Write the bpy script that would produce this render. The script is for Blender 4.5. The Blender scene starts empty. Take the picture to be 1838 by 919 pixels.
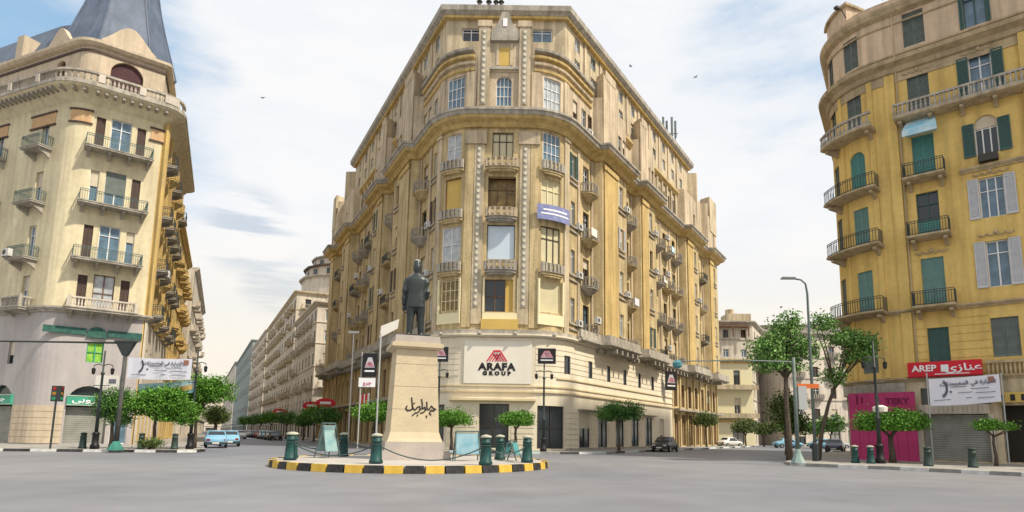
import bpy, math, random
from mathutils import Vector, Matrix
random.seed(7)
S = bpy.context.scene
COL = S.collection
PI = math.pi

# ------------------------------------------------------------------ camera
cam = bpy.data.cameras.new('camera')
camo = bpy.data.objects.new('camera', cam); COL.objects.link(camo)
cam.sensor_width = 36; cam.lens = 36*1112/1838
cam.shift_x = -0.01415; cam.shift_y = 0.0868
cam.clip_start = .1; cam.clip_end = 6000
pitch = math.atan(160/1112); roll = math.radians(.82)
m = Matrix.Rotation(PI/2 + pitch, 4, 'X') @ Matrix.Rotation(roll, 4, 'Z')
camo.matrix_world = Matrix.Translation((0, 0, 1.5)) @ m
S.camera = camo
S.render.resolution_x = 1024; S.render.resolution_y = 512
S.view_settings.view_transform = 'Standard'
S.view_settings.look = 'None'
S.view_settings.exposure = 0.68
S.view_settings.gamma = 1

# ------------------------------------------------------------------ sky and sun
SUN_EL = math.radians(52); SUN_AZ = math.radians(118)      # azimuth clockwise from +Y (view direction)
W = bpy.data.worlds.new('World'); S.world = W; W.use_nodes = True
nt = W.node_tree; N = nt.nodes; L = nt.links
for n in list(N): N.remove(n)
out = N.new('ShaderNodeOutputWorld'); bg = N.new('ShaderNodeBackground'); bg.inputs['Strength'].default_value = .1
L.new(bg.outputs[0], out.inputs[0])
sky = N.new('ShaderNodeTexSky'); sky.sky_type = 'NISHITA'; sky.sun_disc = False
sky.sun_elevation = SUN_EL; sky.sun_rotation = SUN_AZ
sky.air_density = 1.0; sky.dust_density = 1.5
tc = N.new('ShaderNodeTexCoord')
def wnoise(scale, detail, rough=.55, zs=2.2, off=(0, 0, 0)):
    mp = N.new('ShaderNodeMapping'); mp.inputs['Scale'].default_value = (1, 1, zs); mp.inputs['Location'].default_value = off
    L.new(tc.outputs['Generated'], mp.inputs[0])
    no = N.new('ShaderNodeTexNoise'); no.inputs['Scale'].default_value = scale; no.inputs['Detail'].default_value = detail
    no.inputs['Roughness'].default_value = rough
    L.new(mp.outputs[0], no.inputs['Vector']); return no.outputs[0]
def wmath(op, a, b=None, clamp=False):
    n = N.new('ShaderNodeMath'); n.operation = op; n.use_clamp = clamp
    for i, x in enumerate((a, b)):
        if x is None: continue
        if isinstance(x, (int, float)): n.inputs[i].default_value = x
        else: L.new(x, n.inputs[i])
    return n.outputs[0]
def wrange(x, a, b):
    n = N.new('ShaderNodeMapRange'); n.interpolation_type = 'SMOOTHSTEP'
    n.inputs[1].default_value = a; n.inputs[2].default_value = b
    L.new(x, n.inputs[0]); return n.outputs[0]
def wmix(f, a, b):
    n = N.new('ShaderNodeMix'); n.data_type = 'RGBA'
    L.new(f, n.inputs[0])
    for i, x in ((6, a), (7, b)):
        if isinstance(x, tuple): n.inputs[i].default_value = (*x, 1)
        else: L.new(x, n.inputs[i])
    return n.outputs[2]
def patch(d, inner, outer):                       # how close a sky direction is to d
    v = Vector(d).normalized()
    n = N.new('ShaderNodeVectorMath'); n.operation = 'DOT_PRODUCT'; n.inputs[1].default_value = v
    L.new(tc.outputs['Generated'], n.inputs[0]); return wrange(n.outputs['Value'], math.cos(math.radians(outer)), math.cos(math.radians(inner)))
big = wnoise(1.6, 5, .5, 2.4, (.3, .1, .2)); fine = wnoise(5, 7, .6, 3.5)
# open blue between the clouds: upper left, upper right, and wherever the cover thins
hole = wmath('MAXIMUM', patch((-.85, 1, .62), 3, 20), wmath('MULTIPLY', patch((.42, 1, .68), 2, 15), .9))
hole = wmath('MAXIMUM', hole, wmath('MULTIPLY', patch((.60, 1, .50), 3, 13), .75))
hole = wmath('ADD', hole, wmath('MULTIPLY', wmath('SUBTRACT', big, .5), .9))
hole = wmath('ADD', hole, wmath('MULTIPLY', wmath('SUBTRACT', fine, .5), 1.1))
hole = wmath('MULTIPLY', wrange(hole, .62, 1.25), .85)
cloud = wmix(wrange(fine, .35, .62), (5.6, 5.75, 6.0), (6.0, 6.0, 6.05))
# grey-blue undersides low over the left street
band = wmath('MULTIPLY', wmath('MAXIMUM', patch((-.47, 1, .33), 1, 4.5), patch((-.42, 1, .24), .5, 3.5)), wrange(wnoise(5, 6, .55, 7, (.1, 0, .55)), .47, .62))
cloud = wmix(band, cloud, (3.9, 4.4, 5.0))
sep = N.new('ShaderNodeSeparateXYZ'); L.new(tc.outputs['Generated'], sep.inputs[0])
low = wmath('SUBTRACT', 1, wrange(sep.outputs[2], 0.02, .34))
cloud = wmix(wmath('MULTIPLY', low, .8), cloud, (6.3, 5.7, 4.55))
skyb = N.new('ShaderNodeMix'); skyb.data_type = 'RGBA'; skyb.inputs[0].default_value = .55
L.new(sky.outputs[0], skyb.inputs[6]); skyb.inputs[7].default_value = (1.7, 3.9, 6.0, 1)
L.new(wmix(wmath('MULTIPLY', hole, wmath('SUBTRACT', 1, low)), cloud, skyb.outputs[2]), bg.inputs[0])

sl = bpy.data.lights.new('sun', 'SUN'); sl.energy = 3.3; sl.angle = math.radians(2.5); sl.color = (1, .90, .74)
so = bpy.data.objects.new('sun', sl); COL.objects.link(so)
sd = Vector((math.sin(SUN_AZ)*math.cos(SUN_EL), math.cos(SUN_AZ)*math.cos(SUN_EL), math.sin(SUN_EL)))
so.rotation_euler = sd.to_track_quat('Z', 'Y').to_euler(); so.location = sd*200

# ------------------------------------------------------------------ materials
MATS = {}
def mat(name, c, c2=None, rough=.85, scale=.6, bump=0, bscale=8, streak=0, metal=0, spec=.3, emit=None, island=0, fine=0):
    if name in MATS: return MATS[name]
    M = bpy.data.materials.new(name); M.use_nodes = True; MATS[name] = M
    n = M.node_tree.nodes; l = M.node_tree.links; p = n['Principled BSDF']
    p.inputs['Base Color'].default_value = (*c, 1); p.inputs['Roughness'].default_value = rough
    p.inputs['Metallic'].default_value = metal; p.inputs['Specular IOR Level'].default_value = spec
    t = n.new('ShaderNodeTexCoord')
    def noise(sc, mp=None, det=4):
        x = n.new('ShaderNodeTexNoise'); x.inputs['Scale'].default_value = sc; x.inputs['Detail'].default_value = det
        if mp:
            q = n.new('ShaderNodeMapping'); q.inputs['Scale'].default_value = mp
            l.new(t.outputs['Object'], q.inputs[0]); l.new(q.outputs[0], x.inputs['Vector'])
        else: l.new(t.outputs['Object'], x.inputs['Vector'])
        return x.outputs[0]
    def rng(x, a, b, lo=0, hi=1):
        r = n.new('ShaderNodeMapRange'); r.inputs[1].default_value = a; r.inputs[2].default_value = b
        r.inputs[3].default_value = lo; r.inputs[4].default_value = hi; l.new(x, r.inputs[0]); return r.outputs[0]
    col = None
    if c2:
        mx = n.new('ShaderNodeMix'); mx.data_type = 'RGBA'
        mx.inputs[6].default_value = (*c, 1); mx.inputs[7].default_value = (*c2, 1)
        l.new(rng(noise(scale), .35, .65), mx.inputs[0]); col = mx.outputs[2]
    def mult(f):
        nonlocal col
        mx = n.new('ShaderNodeMix'); mx.data_type = 'RGBA'; mx.blend_type = 'MULTIPLY'; mx.inputs[0].default_value = 1
        if col is None: mx.inputs[6].default_value = (*c, 1)
        else: l.new(col, mx.inputs[6])
        l.new(f, mx.inputs[7]); col = mx.outputs[2]
    if streak: mult(rng(noise(1.3, (1.6, 1.6, .13), 6), .3, .6, 1-streak, 1))
    if fine: mult(rng(noise(scale*9, None, 8), .3, .7, 1-fine, 1+fine*.3))
    if island:
        g = n.new('ShaderNodeNewGeometry')
        mult(rng(g.outputs['Random Per Island'], 0, 1, 1-island, 1+island))
    if col is not None: l.new(col, p.inputs['Base Color'])
    if bump:
        b = n.new('ShaderNodeBump'); b.inputs['Strength'].default_value = bump; b.inputs['Distance'].default_value = .05
        l.new(noise(bscale), b.inputs['Height']); l.new(b.outputs[0], p.inputs['Normal'])
    if emit: p.inputs['Emission Color'].default_value = (*emit, 1); p.inputs['Emission Strength'].default_value = .8
    return M

khaki   = mat('khaki_render', (.64, .51, .29), (.52, .41, .22), streak=.42, bump=.4, fine=.16)
khaki2  = mat('ochre_render', (.64, .475, .20), (.54, .39, .16), streak=.35, bump=.3, fine=.14)
pinkst  = mat('pink_beige_render', (.63, .52, .37), (.51, .42, .30), streak=.42, bump=.3, fine=.14)
beige   = mat('beige_render', (.64, .54, .38), (.52, .43, .29), streak=.4, bump=.3, fine=.14)
cream   = mat('cream_cladding', (.78, .71, .56), (.73, .66, .51), streak=.08, rough=.7, fine=.05)
creamln = mat('cream_trim', (.74, .62, .40), (.66, .55, .36), streak=.12)
ornament= mat('grey_ornament', (.46, .43, .36), (.36, .34, .28), scale=3)
greyst  = mat('grey_stone', (.50, .46, .39), (.38, .35, .30), streak=.4, bump=.3, fine=.2)
signwh  = mat('white_panel', (.76, .73, .66), (.72, .69, .63), rough=.6)
leftw   = mat('pale_yellow_render', (.72, .64, .43), (.64, .56, .38), scale=.25, streak=.22, bump=.25, fine=.1)
leftg   = mat('mauve_grey_render', (.44, .415, .41), (.40, .37, .37), scale=.3, streak=.12, fine=.06)
leftt   = mat('sand_render', (.60, .50, .37), (.53, .44, .33), scale=.3, streak=.25, fine=.1)
goldst  = mat('gold_and_sunlit_render', (.68, .48, .17), (.56, .41, .18), scale=.5, streak=.4, bump=.3, fine=.12)  # the left street side's golden sunlight is put into this colour
slate   = mat('blue_grey_slate', (.125, .16, .23), (.09, .12, .18), rough=.6, streak=.25, fine=.15)
ryel    = mat('yellow_render', (.74, .53, .18), (.66, .46, .15), scale=.35, streak=.25, bump=.25, fine=.1)
rpink   = mat('peach_render', (.68, .52, .36), (.60, .46, .33), scale=.35, streak=.3, bump=.2, fine=.1)
rtrim   = mat('dusty_trim', (.52, .41, .25), (.43, .34, .22), scale=.8, streak=.35, fine=.15)
whitest = mat('white_render', (.68, .62, .53), (.58, .52, .45), scale=.3, streak=.3, fine=.1)
palebei = mat('pale_beige_render', (.66, .59, .48), (.56, .50, .42), scale=.3, streak=.35, fine=.12)
teal    = mat('green_grey_netting', (.24, .29, .28), (.30, .34, .32), scale=.4, streak=.3)
iron    = mat('dark_iron', (.035, .045, .045), rough=.5)
ironL   = mat('weathered_green_iron', (.10, .16, .15), (.06, .10, .10), scale=4, rough=.5)
greysh  = mat('grey_green_shutter', (.15, .18, .165), (.11, .13, .125), scale=2, rough=.7)
tealsh  = mat('teal_shutter', (.08, .27, .24), (.09, .22, .21), scale=2, rough=.6)
greensh = mat('dark_green_shutter', (.045, .115, .105), (.05, .09, .085), scale=2, rough=.6)
brownsh = mat('brown_shutter', (.10, .065, .05), (.07, .045, .04), scale=2, rough=.7)
whitesh = mat('pale_shutter', (.52, .53, .56), (.44, .45, .48), scale=2, rough=.6)
whitefr = mat('white_frame', (.70, .71, .72), rough=.5)
darkfr  = mat('dark_frame', (.05, .045, .04), rough=.5)
brownfr = mat('brown_frame', (.16, .085, .05), rough=.6)
glD = mat('dark_glass', (.025, .035, .045), rough=.12, spec=.6)
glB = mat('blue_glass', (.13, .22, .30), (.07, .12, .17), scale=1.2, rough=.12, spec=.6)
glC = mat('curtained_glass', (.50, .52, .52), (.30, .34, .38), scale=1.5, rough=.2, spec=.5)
glS = mat('painted_sky_glass', (.52, .62, .72), rough=.15, spec=.8)  # pale sky reflection put into the base colour of the pane
board = mat('yellow_board', (.60, .42, .12), (.52, .36, .10), rough=.7)
creamb = mat('cream_board', (.74, .68, .45), rough=.7)
acw = mat('white_metal', (.62, .62, .60), (.5, .5, .48), scale=3, rough=.5)
asphalt = mat('worn_asphalt', (.225, .225, .24), (.15, .16, .19), rough=.56, scale=.06, bump=.15, bscale=40, fine=.16, spec=.4)
paving = mat('grey_paving', (.36, .34, .31), (.28, .27, .25), scale=.5, fine=.15)
kblack = mat('black_kerb_paint', (.02, .02, .022), (.05, .05, .05), scale=4, rough=.6, fine=.2)
kwhite = mat('white_kerb_paint', (.62, .62, .60), (.45, .46, .46), scale=3, rough=.7, fine=.15)
kcyan = mat('pale_blue_kerb_paint', (.38, .50, .50), (.5, .55, .52), scale=3)
kgrey = mat('bare_grey_kerb', (.25, .25, .24), (.18, .18, .18), scale=3)
kyel = mat('yellow_kerb_paint', (.72, .50, .08), (.60, .38, .06), scale=3, rough=.6, fine=.15)
marble = mat('buff_granite', (.56, .47, .32), (.50, .42, .29), scale=1.2, rough=.55, fine=.1)
marbleg = mat('mauve_granite', (.42, .37, .33), (.36, .32, .29), scale=1.2, rough=.5, fine=.1)
bronze = mat('green_bronze', (.040, .052, .052), (.026, .034, .037), scale=3, rough=.42, metal=.35, spec=.6)
bollg = mat('dark_green_paint', (.014, .075, .07), (.012, .045, .045), scale=4, rough=.5, fine=.2)
bollc = mat('pale_cap', (.46, .47, .38), (.32, .33, .27), scale=4)
black = mat('black_paint', (.015, .015, .017), rough=.5)
redp = mat('red_paint', (.60, .012, .03), rough=.5)
redlogo = mat('crimson_logo', (.58, .03, .07), rough=.5)
pinkp = mat('magenta_hoarding', (.52, .05, .19), (.42, .035, .13), scale=1, rough=.6, fine=.1)
whitep = mat('white_print', (.82, .82, .85), rough=.6)
bannerw = mat('white_banner_cloth', (.70, .70, .78), (.64, .65, .74), scale=.6, rough=.7)
greyprint = mat('grey_print', (.15, .15, .20), rough=.7)
greensig = mat('green_sign', (.05, .28, .17), (.06, .34, .24), scale=2, rough=.5)
limeg = mat('lime_curtain', (.16, .42, .02), (.34, .58, .12), scale=3, rough=.6)
bluesig = mat('blue_cloth', (.16, .19, .40), (.26, .28, .48), scale=2, rough=.7)
skyb_ = mat('sky_blue_cloth', (.22, .50, .66), (.55, .66, .70), scale=1.2, rough=.7)
roller = mat('grey_roller_shutter', (.33, .33, .30), (.24, .24, .22), scale=1.2, rough=.6, fine=.2)
rollerb = mat('brown_roller_shutter', (.30, .22, .11), (.24, .17, .09), scale=1.2, rough=.7, fine=.1)
leafA = mat('bright_leaves', (.075, .205, .018), (.11, .26, .03), scale=1.2, rough=.6, island=.45)
leafB = mat('deep_green_leaves', (.05, .14, .025), (.09, .205, .04), scale=1.2, rough=.6, island=.45)
leafC = mat('olive_leaves', (.065, .10, .025), (.09, .14, .03), scale=1.2, rough=.6, island=.4)
bark = mat('grey_bark', (.12, .095, .07), (.08, .06, .05), scale=5, bump=.5, fine=.2)
rubber = mat('tyre_rubber', (.02, .02, .02), rough=.8)
alloy = mat('wheel_metal', (.35, .36, .38), rough=.35, metal=.7)
polegr = mat('grey_green_pole', (.14, .18, .165), (.10, .13, .12), scale=3, rough=.5)
palegr = mat('pale_grey_pole', (.40, .42, .42), rough=.5)
interior = mat('dark_interior', (.03, .026, .022), rough=.9)
chainm = mat('chain_iron', (.05, .08, .08), rough=.5)

# ------------------------------------------------------------------ mesh builder
class MB:
    def __init__(s): s.v = []; s.f = []; s.m = []
    def add(s, vs, fs, m=0):
        b = len(s.v); s.v += [tuple(v) for v in vs]
        for f in fs: s.f.append(tuple(i+b for i in f)); s.m.append(m)
        return s
    def box(s, x0, x1, y0, y1, z0, z1, m=0):
        return s.add([(x0,y0,z0),(x1,y0,z0),(x1,y1,z0),(x0,y1,z0),(x0,y0,z1),(x1,y0,z1),(x1,y1,z1),(x0,y1,z1)],
              [(0,3,2,1),(4,5,6,7),(0,1,5,4),(1,2,6,5),(2,3,7,6),(3,0,4,7)], m)
    def prism(s, poly, z0, z1, m=0, top=None):
        n = len(poly); top = top or poly
        return s.add([(x,y,z0) for x,y in poly]+[(x,y,z1) for x,y in top],
              [tuple(range(n-1,-1,-1)), tuple(range(n,2*n))]+[(i,(i+1)%n,(i+1)%n+n,i+n) for i in range(n)], m)
    def plate(s, poly, y0, y1, m=0):              # outline in x,z, thickness y
        n = len(poly)
        return s.add([(x,y0,z) for x,z in poly]+[(x,y1,z) for x,z in poly],
              [tuple(range(n)), tuple(range(2*n-1,n-1,-1))]+[(i,i+n,(i+1)%n+n,(i+1)%n) for i in range(n)], m)
    def lathe(s, prof, cx=0, cy=0, n=12, m=0):
        vs = []; fs = []
        for r, z in prof:
            for i in range(n): a = 2*PI*i/n; vs.append((cx+r*math.cos(a), cy+r*math.sin(a), z))
        for j in range(len(prof)-1):
            for i in range(n): k = (i+1)%n; fs.append((j*n+i, j*n+k, (j+1)*n+k, (j+1)*n+i))
        fs.append(tuple(range(n-1,-1,-1))); q = (len(prof)-1)*n; fs.append(tuple(range(q, q+n)))
        return s.add(vs, fs, m)
    def tube(s, pts, r, n=6, m=0, r1=None):
        pts = [Vector(p) for p in pts]; vs = []; fs = []
        for i, p in enumerate(pts):
            d = (pts[min(i+1, len(pts)-1)] - pts[max(i-1, 0)]).normalized()
            u = d.cross(Vector((0,0,1)));  u = u if u.length > .1 else d.cross(Vector((1,0,0))); u.normalize(); w = d.cross(u)
            rr = r if r1 is None else r+(r1-r)*i/(len(pts)-1)
            if isinstance(r, (list, tuple)): rr = r[i]
            for k in range(n): a = 2*PI*k/n; vs.append(p+u*math.cos(a)*rr+w*math.sin(a)*rr)
        for i in range(len(pts)-1):
            for k in range(n): q = (k+1)%n; fs.append((i*n+k, i*n+q, (i+1)*n+q, (i+1)*n+k))
        fs.append(tuple(range(n-1,-1,-1))); q = (len(pts)-1)*n; fs.append(tuple(range(q, q+n)))
        return s.add(vs, fs, m)
    def ball(s, c, r, n=8, m=0, sz=1):
        prof = [(max(.001, r*math.sin(PI*j/n)), -r*sz*math.cos(PI*j/n)) for j in range(n+1)]
        o = MB().lathe(prof, 0, 0, n+2); return s.put(o, *c, 0, m)
    def put(s, o, x, y, z, rot=0, m=None):
        c, q = math.cos(rot), math.sin(rot); b = len(s.v)
        s.v += [(x+a*c-e*q, y+a*q+e*c, z+g) for a, e, g in o.v]
        for f, mi in zip(o.f, o.m): s.f.append(tuple(i+b for i in f)); s.m.append(mi if m is None else m)
        return s
    def mesh(s, name, mats, smooth=False):
        me = bpy.data.meshes.new(name); me.from_pydata(s.v, [], s.f)
        mats = mats if isinstance(mats, (list, tuple)) else [mats]
        for q in mats: me.materials.append(q)
        if len(mats) > 1: me.polygons.foreach_set('material_index', s.m)
        if smooth: me.polygons.foreach_set('use_smooth', [True]*len(me.polygons))
        me.update(); return me

def new(name, data, parent=None, loc=(0,0,0), rot=0):
    o = bpy.data.objects.new(name, data); COL.objects.link(o); o.location = loc; o.rotation_euler = (0,0,rot)
    if parent: o.parent = parent
    return o
def tag(o, label, cat, group=None):
    o['label'] = label; o['category'] = cat
    if group: o['group'] = group
    return o
def thing(name, label, cat, loc=(0,0,0), rot=0, group=None):
    return tag(new(name, None, None, loc, rot), label, cat, group)
def struct(name, mb, mats, smooth=False):
    o = new(name, mb.mesh(name, mats, smooth)); o['kind'] = 'structure'; return o
def part(name, mb, mats, parent, smooth=False, world=False, loc=(0,0,0), rot=0):
    me = mb.mesh(name, mats, smooth) if isinstance(mb, MB) else mb
    if world: loc = tuple(-c for c in parent.location)
    return new(name, me, parent, loc, rot)
def rel(root, x, y, z): return (x-root.location[0], y-root.location[1], z-root.location[2])

def text_mesh(txt, size, mt, bold=0, sx=1, space=1, extr=.01):
    cu = bpy.data.curves.new('t', 'FONT'); cu.body = txt; cu.size = size; cu.align_x = 'CENTER'; cu.align_y = 'CENTER'
    cu.offset = bold; cu.extrude = extr; cu.space_character = space; cu.resolution_u = 3
    o = bpy.data.objects.new('t', cu); COL.objects.link(o)
    me = bpy.data.meshes.new_from_object(o.evaluated_get(bpy.context.evaluated_depsgraph_get()))
    bpy.data.objects.remove(o)
    me.transform(Matrix.Rotation(PI/2, 4, 'X') @ Matrix.Diagonal((sx, 1, 1, 1)))
    me.materials.clear(); me.materials.append(mt); me.name = 'lettering'; return me

# ------------------------------------------------------------------ wall paths
class Path:
    def __init__(s, pts):
        s.k = [p[0] for p in pts]; s.p = [Vector(p[1:3]) for p in pts]; s.n = []
        hd = [(s.p[i+1]-s.p[i]).normalized() for i in range(len(pts)-1)]; s.h = hd
        for i in range(len(pts)):
            a = hd[max(0, i-1)]; b = hd[min(i, len(hd)-1)]
            na = Vector((a.y, -a.x)); nb = Vector((b.y, -b.x)); q = na+nb
            s.n.append(q/(max(.35, 1+na.dot(nb))))
    def seg(s, k):
        for i in range(len(s.k)-2):
            if k < s.k[i+1]: return i
        return len(s.k)-2
    def at(s, k, d=0):
        i = s.seg(k); t = (k-s.k[i])/(s.k[i+1]-s.k[i])
        a = s.p[i]+s.n[i]*d; b = s.p[i+1]+s.n[i+1]*d; p = a.lerp(b, t)
        return p.x, p.y, math.atan2(s.h[i].y, s.h[i].x)
    def ks(s, a, b): return [a]+[k for k in s.k if a+1e-4 < k < b-1e-4]+[b]

def wall(mb, P, k0, k1, z0, z1, ops=(), d=0, depth=.3, m=0, mr=None):
    mr = m if mr is None else mr
    cuts = set(P.ks(k0, k1))
    for o in ops:
        if o[0] < k1 and o[1] > k0: cuts |= {o[0], o[1]}
    cuts = sorted(cuts)
    for a, b in zip(cuts[:-1], cuts[1:]):
        if b-a < 1e-4: continue
        mid = (a+b)/2; z = z0; segs = []
        for o in sorted([o for o in ops if o[0] < mid < o[1] and o[2] < z1 and o[3] > z0], key=lambda o: o[2]):
            if o[2] > z: segs.append((z, o[2]))
            z = max(z, o[3])
        if z < z1: segs.append((z, z1))
        xa, ya, _ = P.at(a+1e-6, d); xb, yb, _ = P.at(b-1e-6, d)
        for za, zb in segs: mb.add([(xa,ya,za),(xb,yb,za),(xb,yb,zb),(xa,ya,zb)], [(0,1,2,3)], m)
    for a, b, za, zb in ops:
        if a < k0-1e-4 or b > k1+1e-4 or (za+zb)/2 > z1 or (za+zb)/2 < z0: continue
        kk = P.ks(a, b)
        for u, v in zip(kk[:-1], kk[1:]):
            x0,y0,_ = P.at(u+1e-6,d); x1,y1,_ = P.at(v-1e-6,d); x2,y2,_ = P.at(u+1e-6,d-depth); x3,y3,_ = P.at(v-1e-6,d-depth)
            mb.add([(x0,y0,za),(x1,y1,za),(x3,y3,za),(x2,y2,za)], [(0,1,2,3)], mr)
            mb.add([(x0,y0,zb),(x1,y1,zb),(x3,y3,zb),(x2,y2,zb)], [(3,2,1,0)], mr)
        for k in (a, b):
            x0,y0,_ = P.at(k,d); x2,y2,_ = P.at(k,d-depth)
            mb.add([(x0,y0,za),(x2,y2,za),(x2,y2,zb),(x0,y0,zb)], [(0,1,2,3)], mr)
    return mb
def sweep(mb, P, k0, k1, prof, m=0):
    kk = P.ks(k0, k1); n = len(prof); vs = []; fs = []
    for i, k in enumerate(kk):
        k = k+1e-6 if i == 0 else (k-1e-6 if i == len(kk)-1 else k)
        for d, z in prof: x, y, _ = P.at(k, d); vs.append((x, y, z))
    for i in range(len(kk)-1):
        for j in range(n): q = (j+1)%n; fs.append((i*n+j, (i+1)*n+j, (i+1)*n+q, i*n+q))
    fs.append(tuple(range(n))); q = (len(kk)-1)*n; fs.append(tuple(range(q+n-1, q-1, -1)))
    return mb.add(vs, fs, m)
def rect(d0, d1, z0, z1): return [(d0, z0), (d1, z0), (d1, z1), (d0, z1)]
def cornice(out, z, h, base=-.05):                # stepped projecting profile
    return [(base, z), (out*.35, z), (out*.45, z+h*.3), (out*.8, z+h*.45), (out*.85, z+h*.62), (out, z+h*.66), (out, z+h), (base, z+h)]

# ------------------------------------------------------------------ windows, balconies
CACHE = {}
def cached(key, fn):
    if key not in CACHE: CACHE[key] = fn()
    return CACHE[key]
def frame_mesh(w, h, style, mt):
    def f():
        b = MB(); t = .07
        b.box(-w/2, w/2, -.04, .04, 0, t); b.box(-w/2, w/2, -.04, .04, h-t, h)
        b.box(-w/2, -w/2+t, -.04, .04, t, h-t); b.box(w/2-t, w/2, -.04, .04, t, h-t)
        if style in ('casement', 'door', 'cross'): b.box(-.04, .04, -.05, .035, t, h-t)
        if style in ('casement', 'door'): b.box(-w/2+t, w/2-t, -.045, .03, h*.72, h*.72+.06)
        if style == 'cross': b.box(-w/2+t, w/2-t, -.045, .03, h*.48, h*.48+.06)
        if style == 'triple':
            for x in (-w/6, w/6): b.box(x-.035, x+.035, -.05, .035, t, h-t)
            b.box(-w/2+t, w/2-t, -.045, .03, h*.66, h*.66+.05)
        if style == 'grid':
            for x in (-w/4, 0, w/4): b.box(x-.025, x+.025, -.05, .035, t, h-t)
            for z in (.33, .66): b.box(-w/2+t, w/2-t, -.045, .03, h*z, h*z+.05)
        return b.mesh('window_frame', mt)
    return cached(('f', w, h, style, mt.name), f)
def pane_mesh(w, h, mt):
    return cached(('p', w, h, mt.name), lambda: MB().add([(-w/2+.02,.03,.02),(w/2-.02,.03,.02),(w/2-.02,.03,h-.02),(-w/2+.02,.03,h-.02)], [(0,1,2,3)]).mesh('pane', mt))
def shutter_mesh(w, h, mt):
    def f():
        b = MB(); t = .07
        b.box(-w/2, w/2, -.03, .03, 0, t); b.box(-w/2, w/2, -.03, .03, h-t, h)
        b.box(-w/2, -w/2+t, -.03, .03, t, h-t); b.box(w/2-t, w/2, -.03, .03, t, h-t)
        n = max(4, int(h/.16)); dz = (h-2*t)/n
        for i in range(n):
            z = t+i*dz
            b.add([(-w/2+t,-.025,z),(w/2-t,-.025,z),(w/2-t,.02,z+dz*1.05),(-w/2+t,.02,z+dz*1.05)], [(0,1,2,3)])
        return b.mesh('shutter', mt)
    return cached(('s', w, h, mt.name), f)
def bars(b, pts, z0, z1, step=.13, r=.012, rail=.025):
    for j, ((x0, y0), (x1, y1)) in enumerate(zip(pts[:-1], pts[1:])):
        ln = math.hypot(x1-x0, y1-y0); n = max(1, int(ln/step))
        for i in range(n+(j == len(pts)-2)):
            x = x0+(x1-x0)*i/n; y = y0+(y1-y0)*i/n
            b.box(x-r, x+r, y-r, y+r, z0, z1)
        a = math.atan2(y1-y0, x1-x0)
        for z in (z0, z1-.03, z0+(z1-z0)*.8):
            b.put(MB().box(0, ln, -rail, rail, 0, .04), x0, y0, z, a)
def balcony_meshes(kind, w, d, slabm, railm):
    def f():
        s = MB(); r = MB()
        if kind in ('iron', 'bars'):
            s.box(-w/2, w/2, -d, 0, -.2, 0); s.box(-w/2-.05, w/2+.05, -d-.05, 0, -.06, .003)
            bars(r, [(-w/2+.05, -.02), (-w/2+.05, -d+.06), (w/2-.05, -d+.06), (w/2-.05, -.02)], .003, .95, .16, .014)
        elif kind == 'bow':
            n = 10; arc = [(w/2*math.cos(PI+PI*i/n), -.25-(d-.25)*math.sin(PI*i/n)) for i in range(n+1)]
            out = [(-w/2, 0)]+arc+[(w/2, 0)]
            s.prism(out, -.16, .0)
            s.prism([(x*.72, y*.72) for x, y in out], -.42, -.16, 0, [(x*.93, y*.93) for x, y in out])
            s.prism([(x*.35, y*.5) for x, y in out], -.7, -.42, 0, [(x*.7, y*.7) for x, y in out])
            bars(r, out, 0.0, .9, .3, .05, .05)
        elif kind == 'baluster':
            s.box(-w/2, w/2, -d, 0, -.25, 0); s.box(-w/2-.08, w/2+.08, -d-.08, 0, -.08, .003)
            n = int(w/.22)
            for i in range(n+1):
                x = -w/2+.1+(w-.2)*i/n
                r.lathe([(.05, .07), (.075, .25), (.045, .5), (.05, .72)], x, -d+.1, 6)
            for y in (-d*.5, -d*.25): 
                for x in (-w/2+.08, w/2-.08): r.lathe([(.05, .07), (.075, .25), (.045, .5), (.05, .72)], x, y, 6)
            r.box(-w/2, w/2, -d, -d+.2, .003, .08); r.box(-w/2, w/2, -d, -d+.2, .72, .85)
            for x in (-w/2, w/2-.16): r.box(x, x+.16, -d+.2, -.01, .72, .85)
            for x in (-w/2-.02, w/2-.2): r.box(x, x+.22, -d-.02, -d+.2, .003, .9)
        elif kind == 'solid':                      # low curved parapet with square openings
            n = 8; arc = [(w/2*math.cos(PI+PI*i/n), -d*.55+(d*.45)*math.sin(PI+PI*i/n)) for i in range(n+1)]
            s.prism([(-w/2, 0)]+arc+[(w/2, 0)], -.22, 0); s.prism([(-w/2*.85, 0)]+[(x*.85, y*.85) for x, y in arc]+[(w/2*.85, 0)], -.4, -.22)
            bars(r, arc, 0, .8, .30, .10, .1); r.prism([(x*.96, y*.96) for x, y in arc], .0, .28)
        return s.mesh('balcony', slabm), r.mesh('railing', railm)
    return cached(('b', kind, w, d, slabm.name, railm.name), f)
def bracket_mesh(d, mt, h=.5):
    return cached(('k', d, h, mt.name), lambda: MB().add([(-.11,0,0),(-.11,-d,0),(-.11,-d,-h*.3),(-.11,-d*.45,-h*.62),(-.11,0,-h),(.11,0,0),(.11,-d,0),(.11,-d,-h*.3),(.11,-d*.45,-h*.62),(.11,0,-h)],
        [(0,1,2,3,4),(9,8,7,6,5),(0,5,6,1),(1,6,7,2),(2,7,8,3),(3,8,9,4)]).mesh('bracket', mt))

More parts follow.
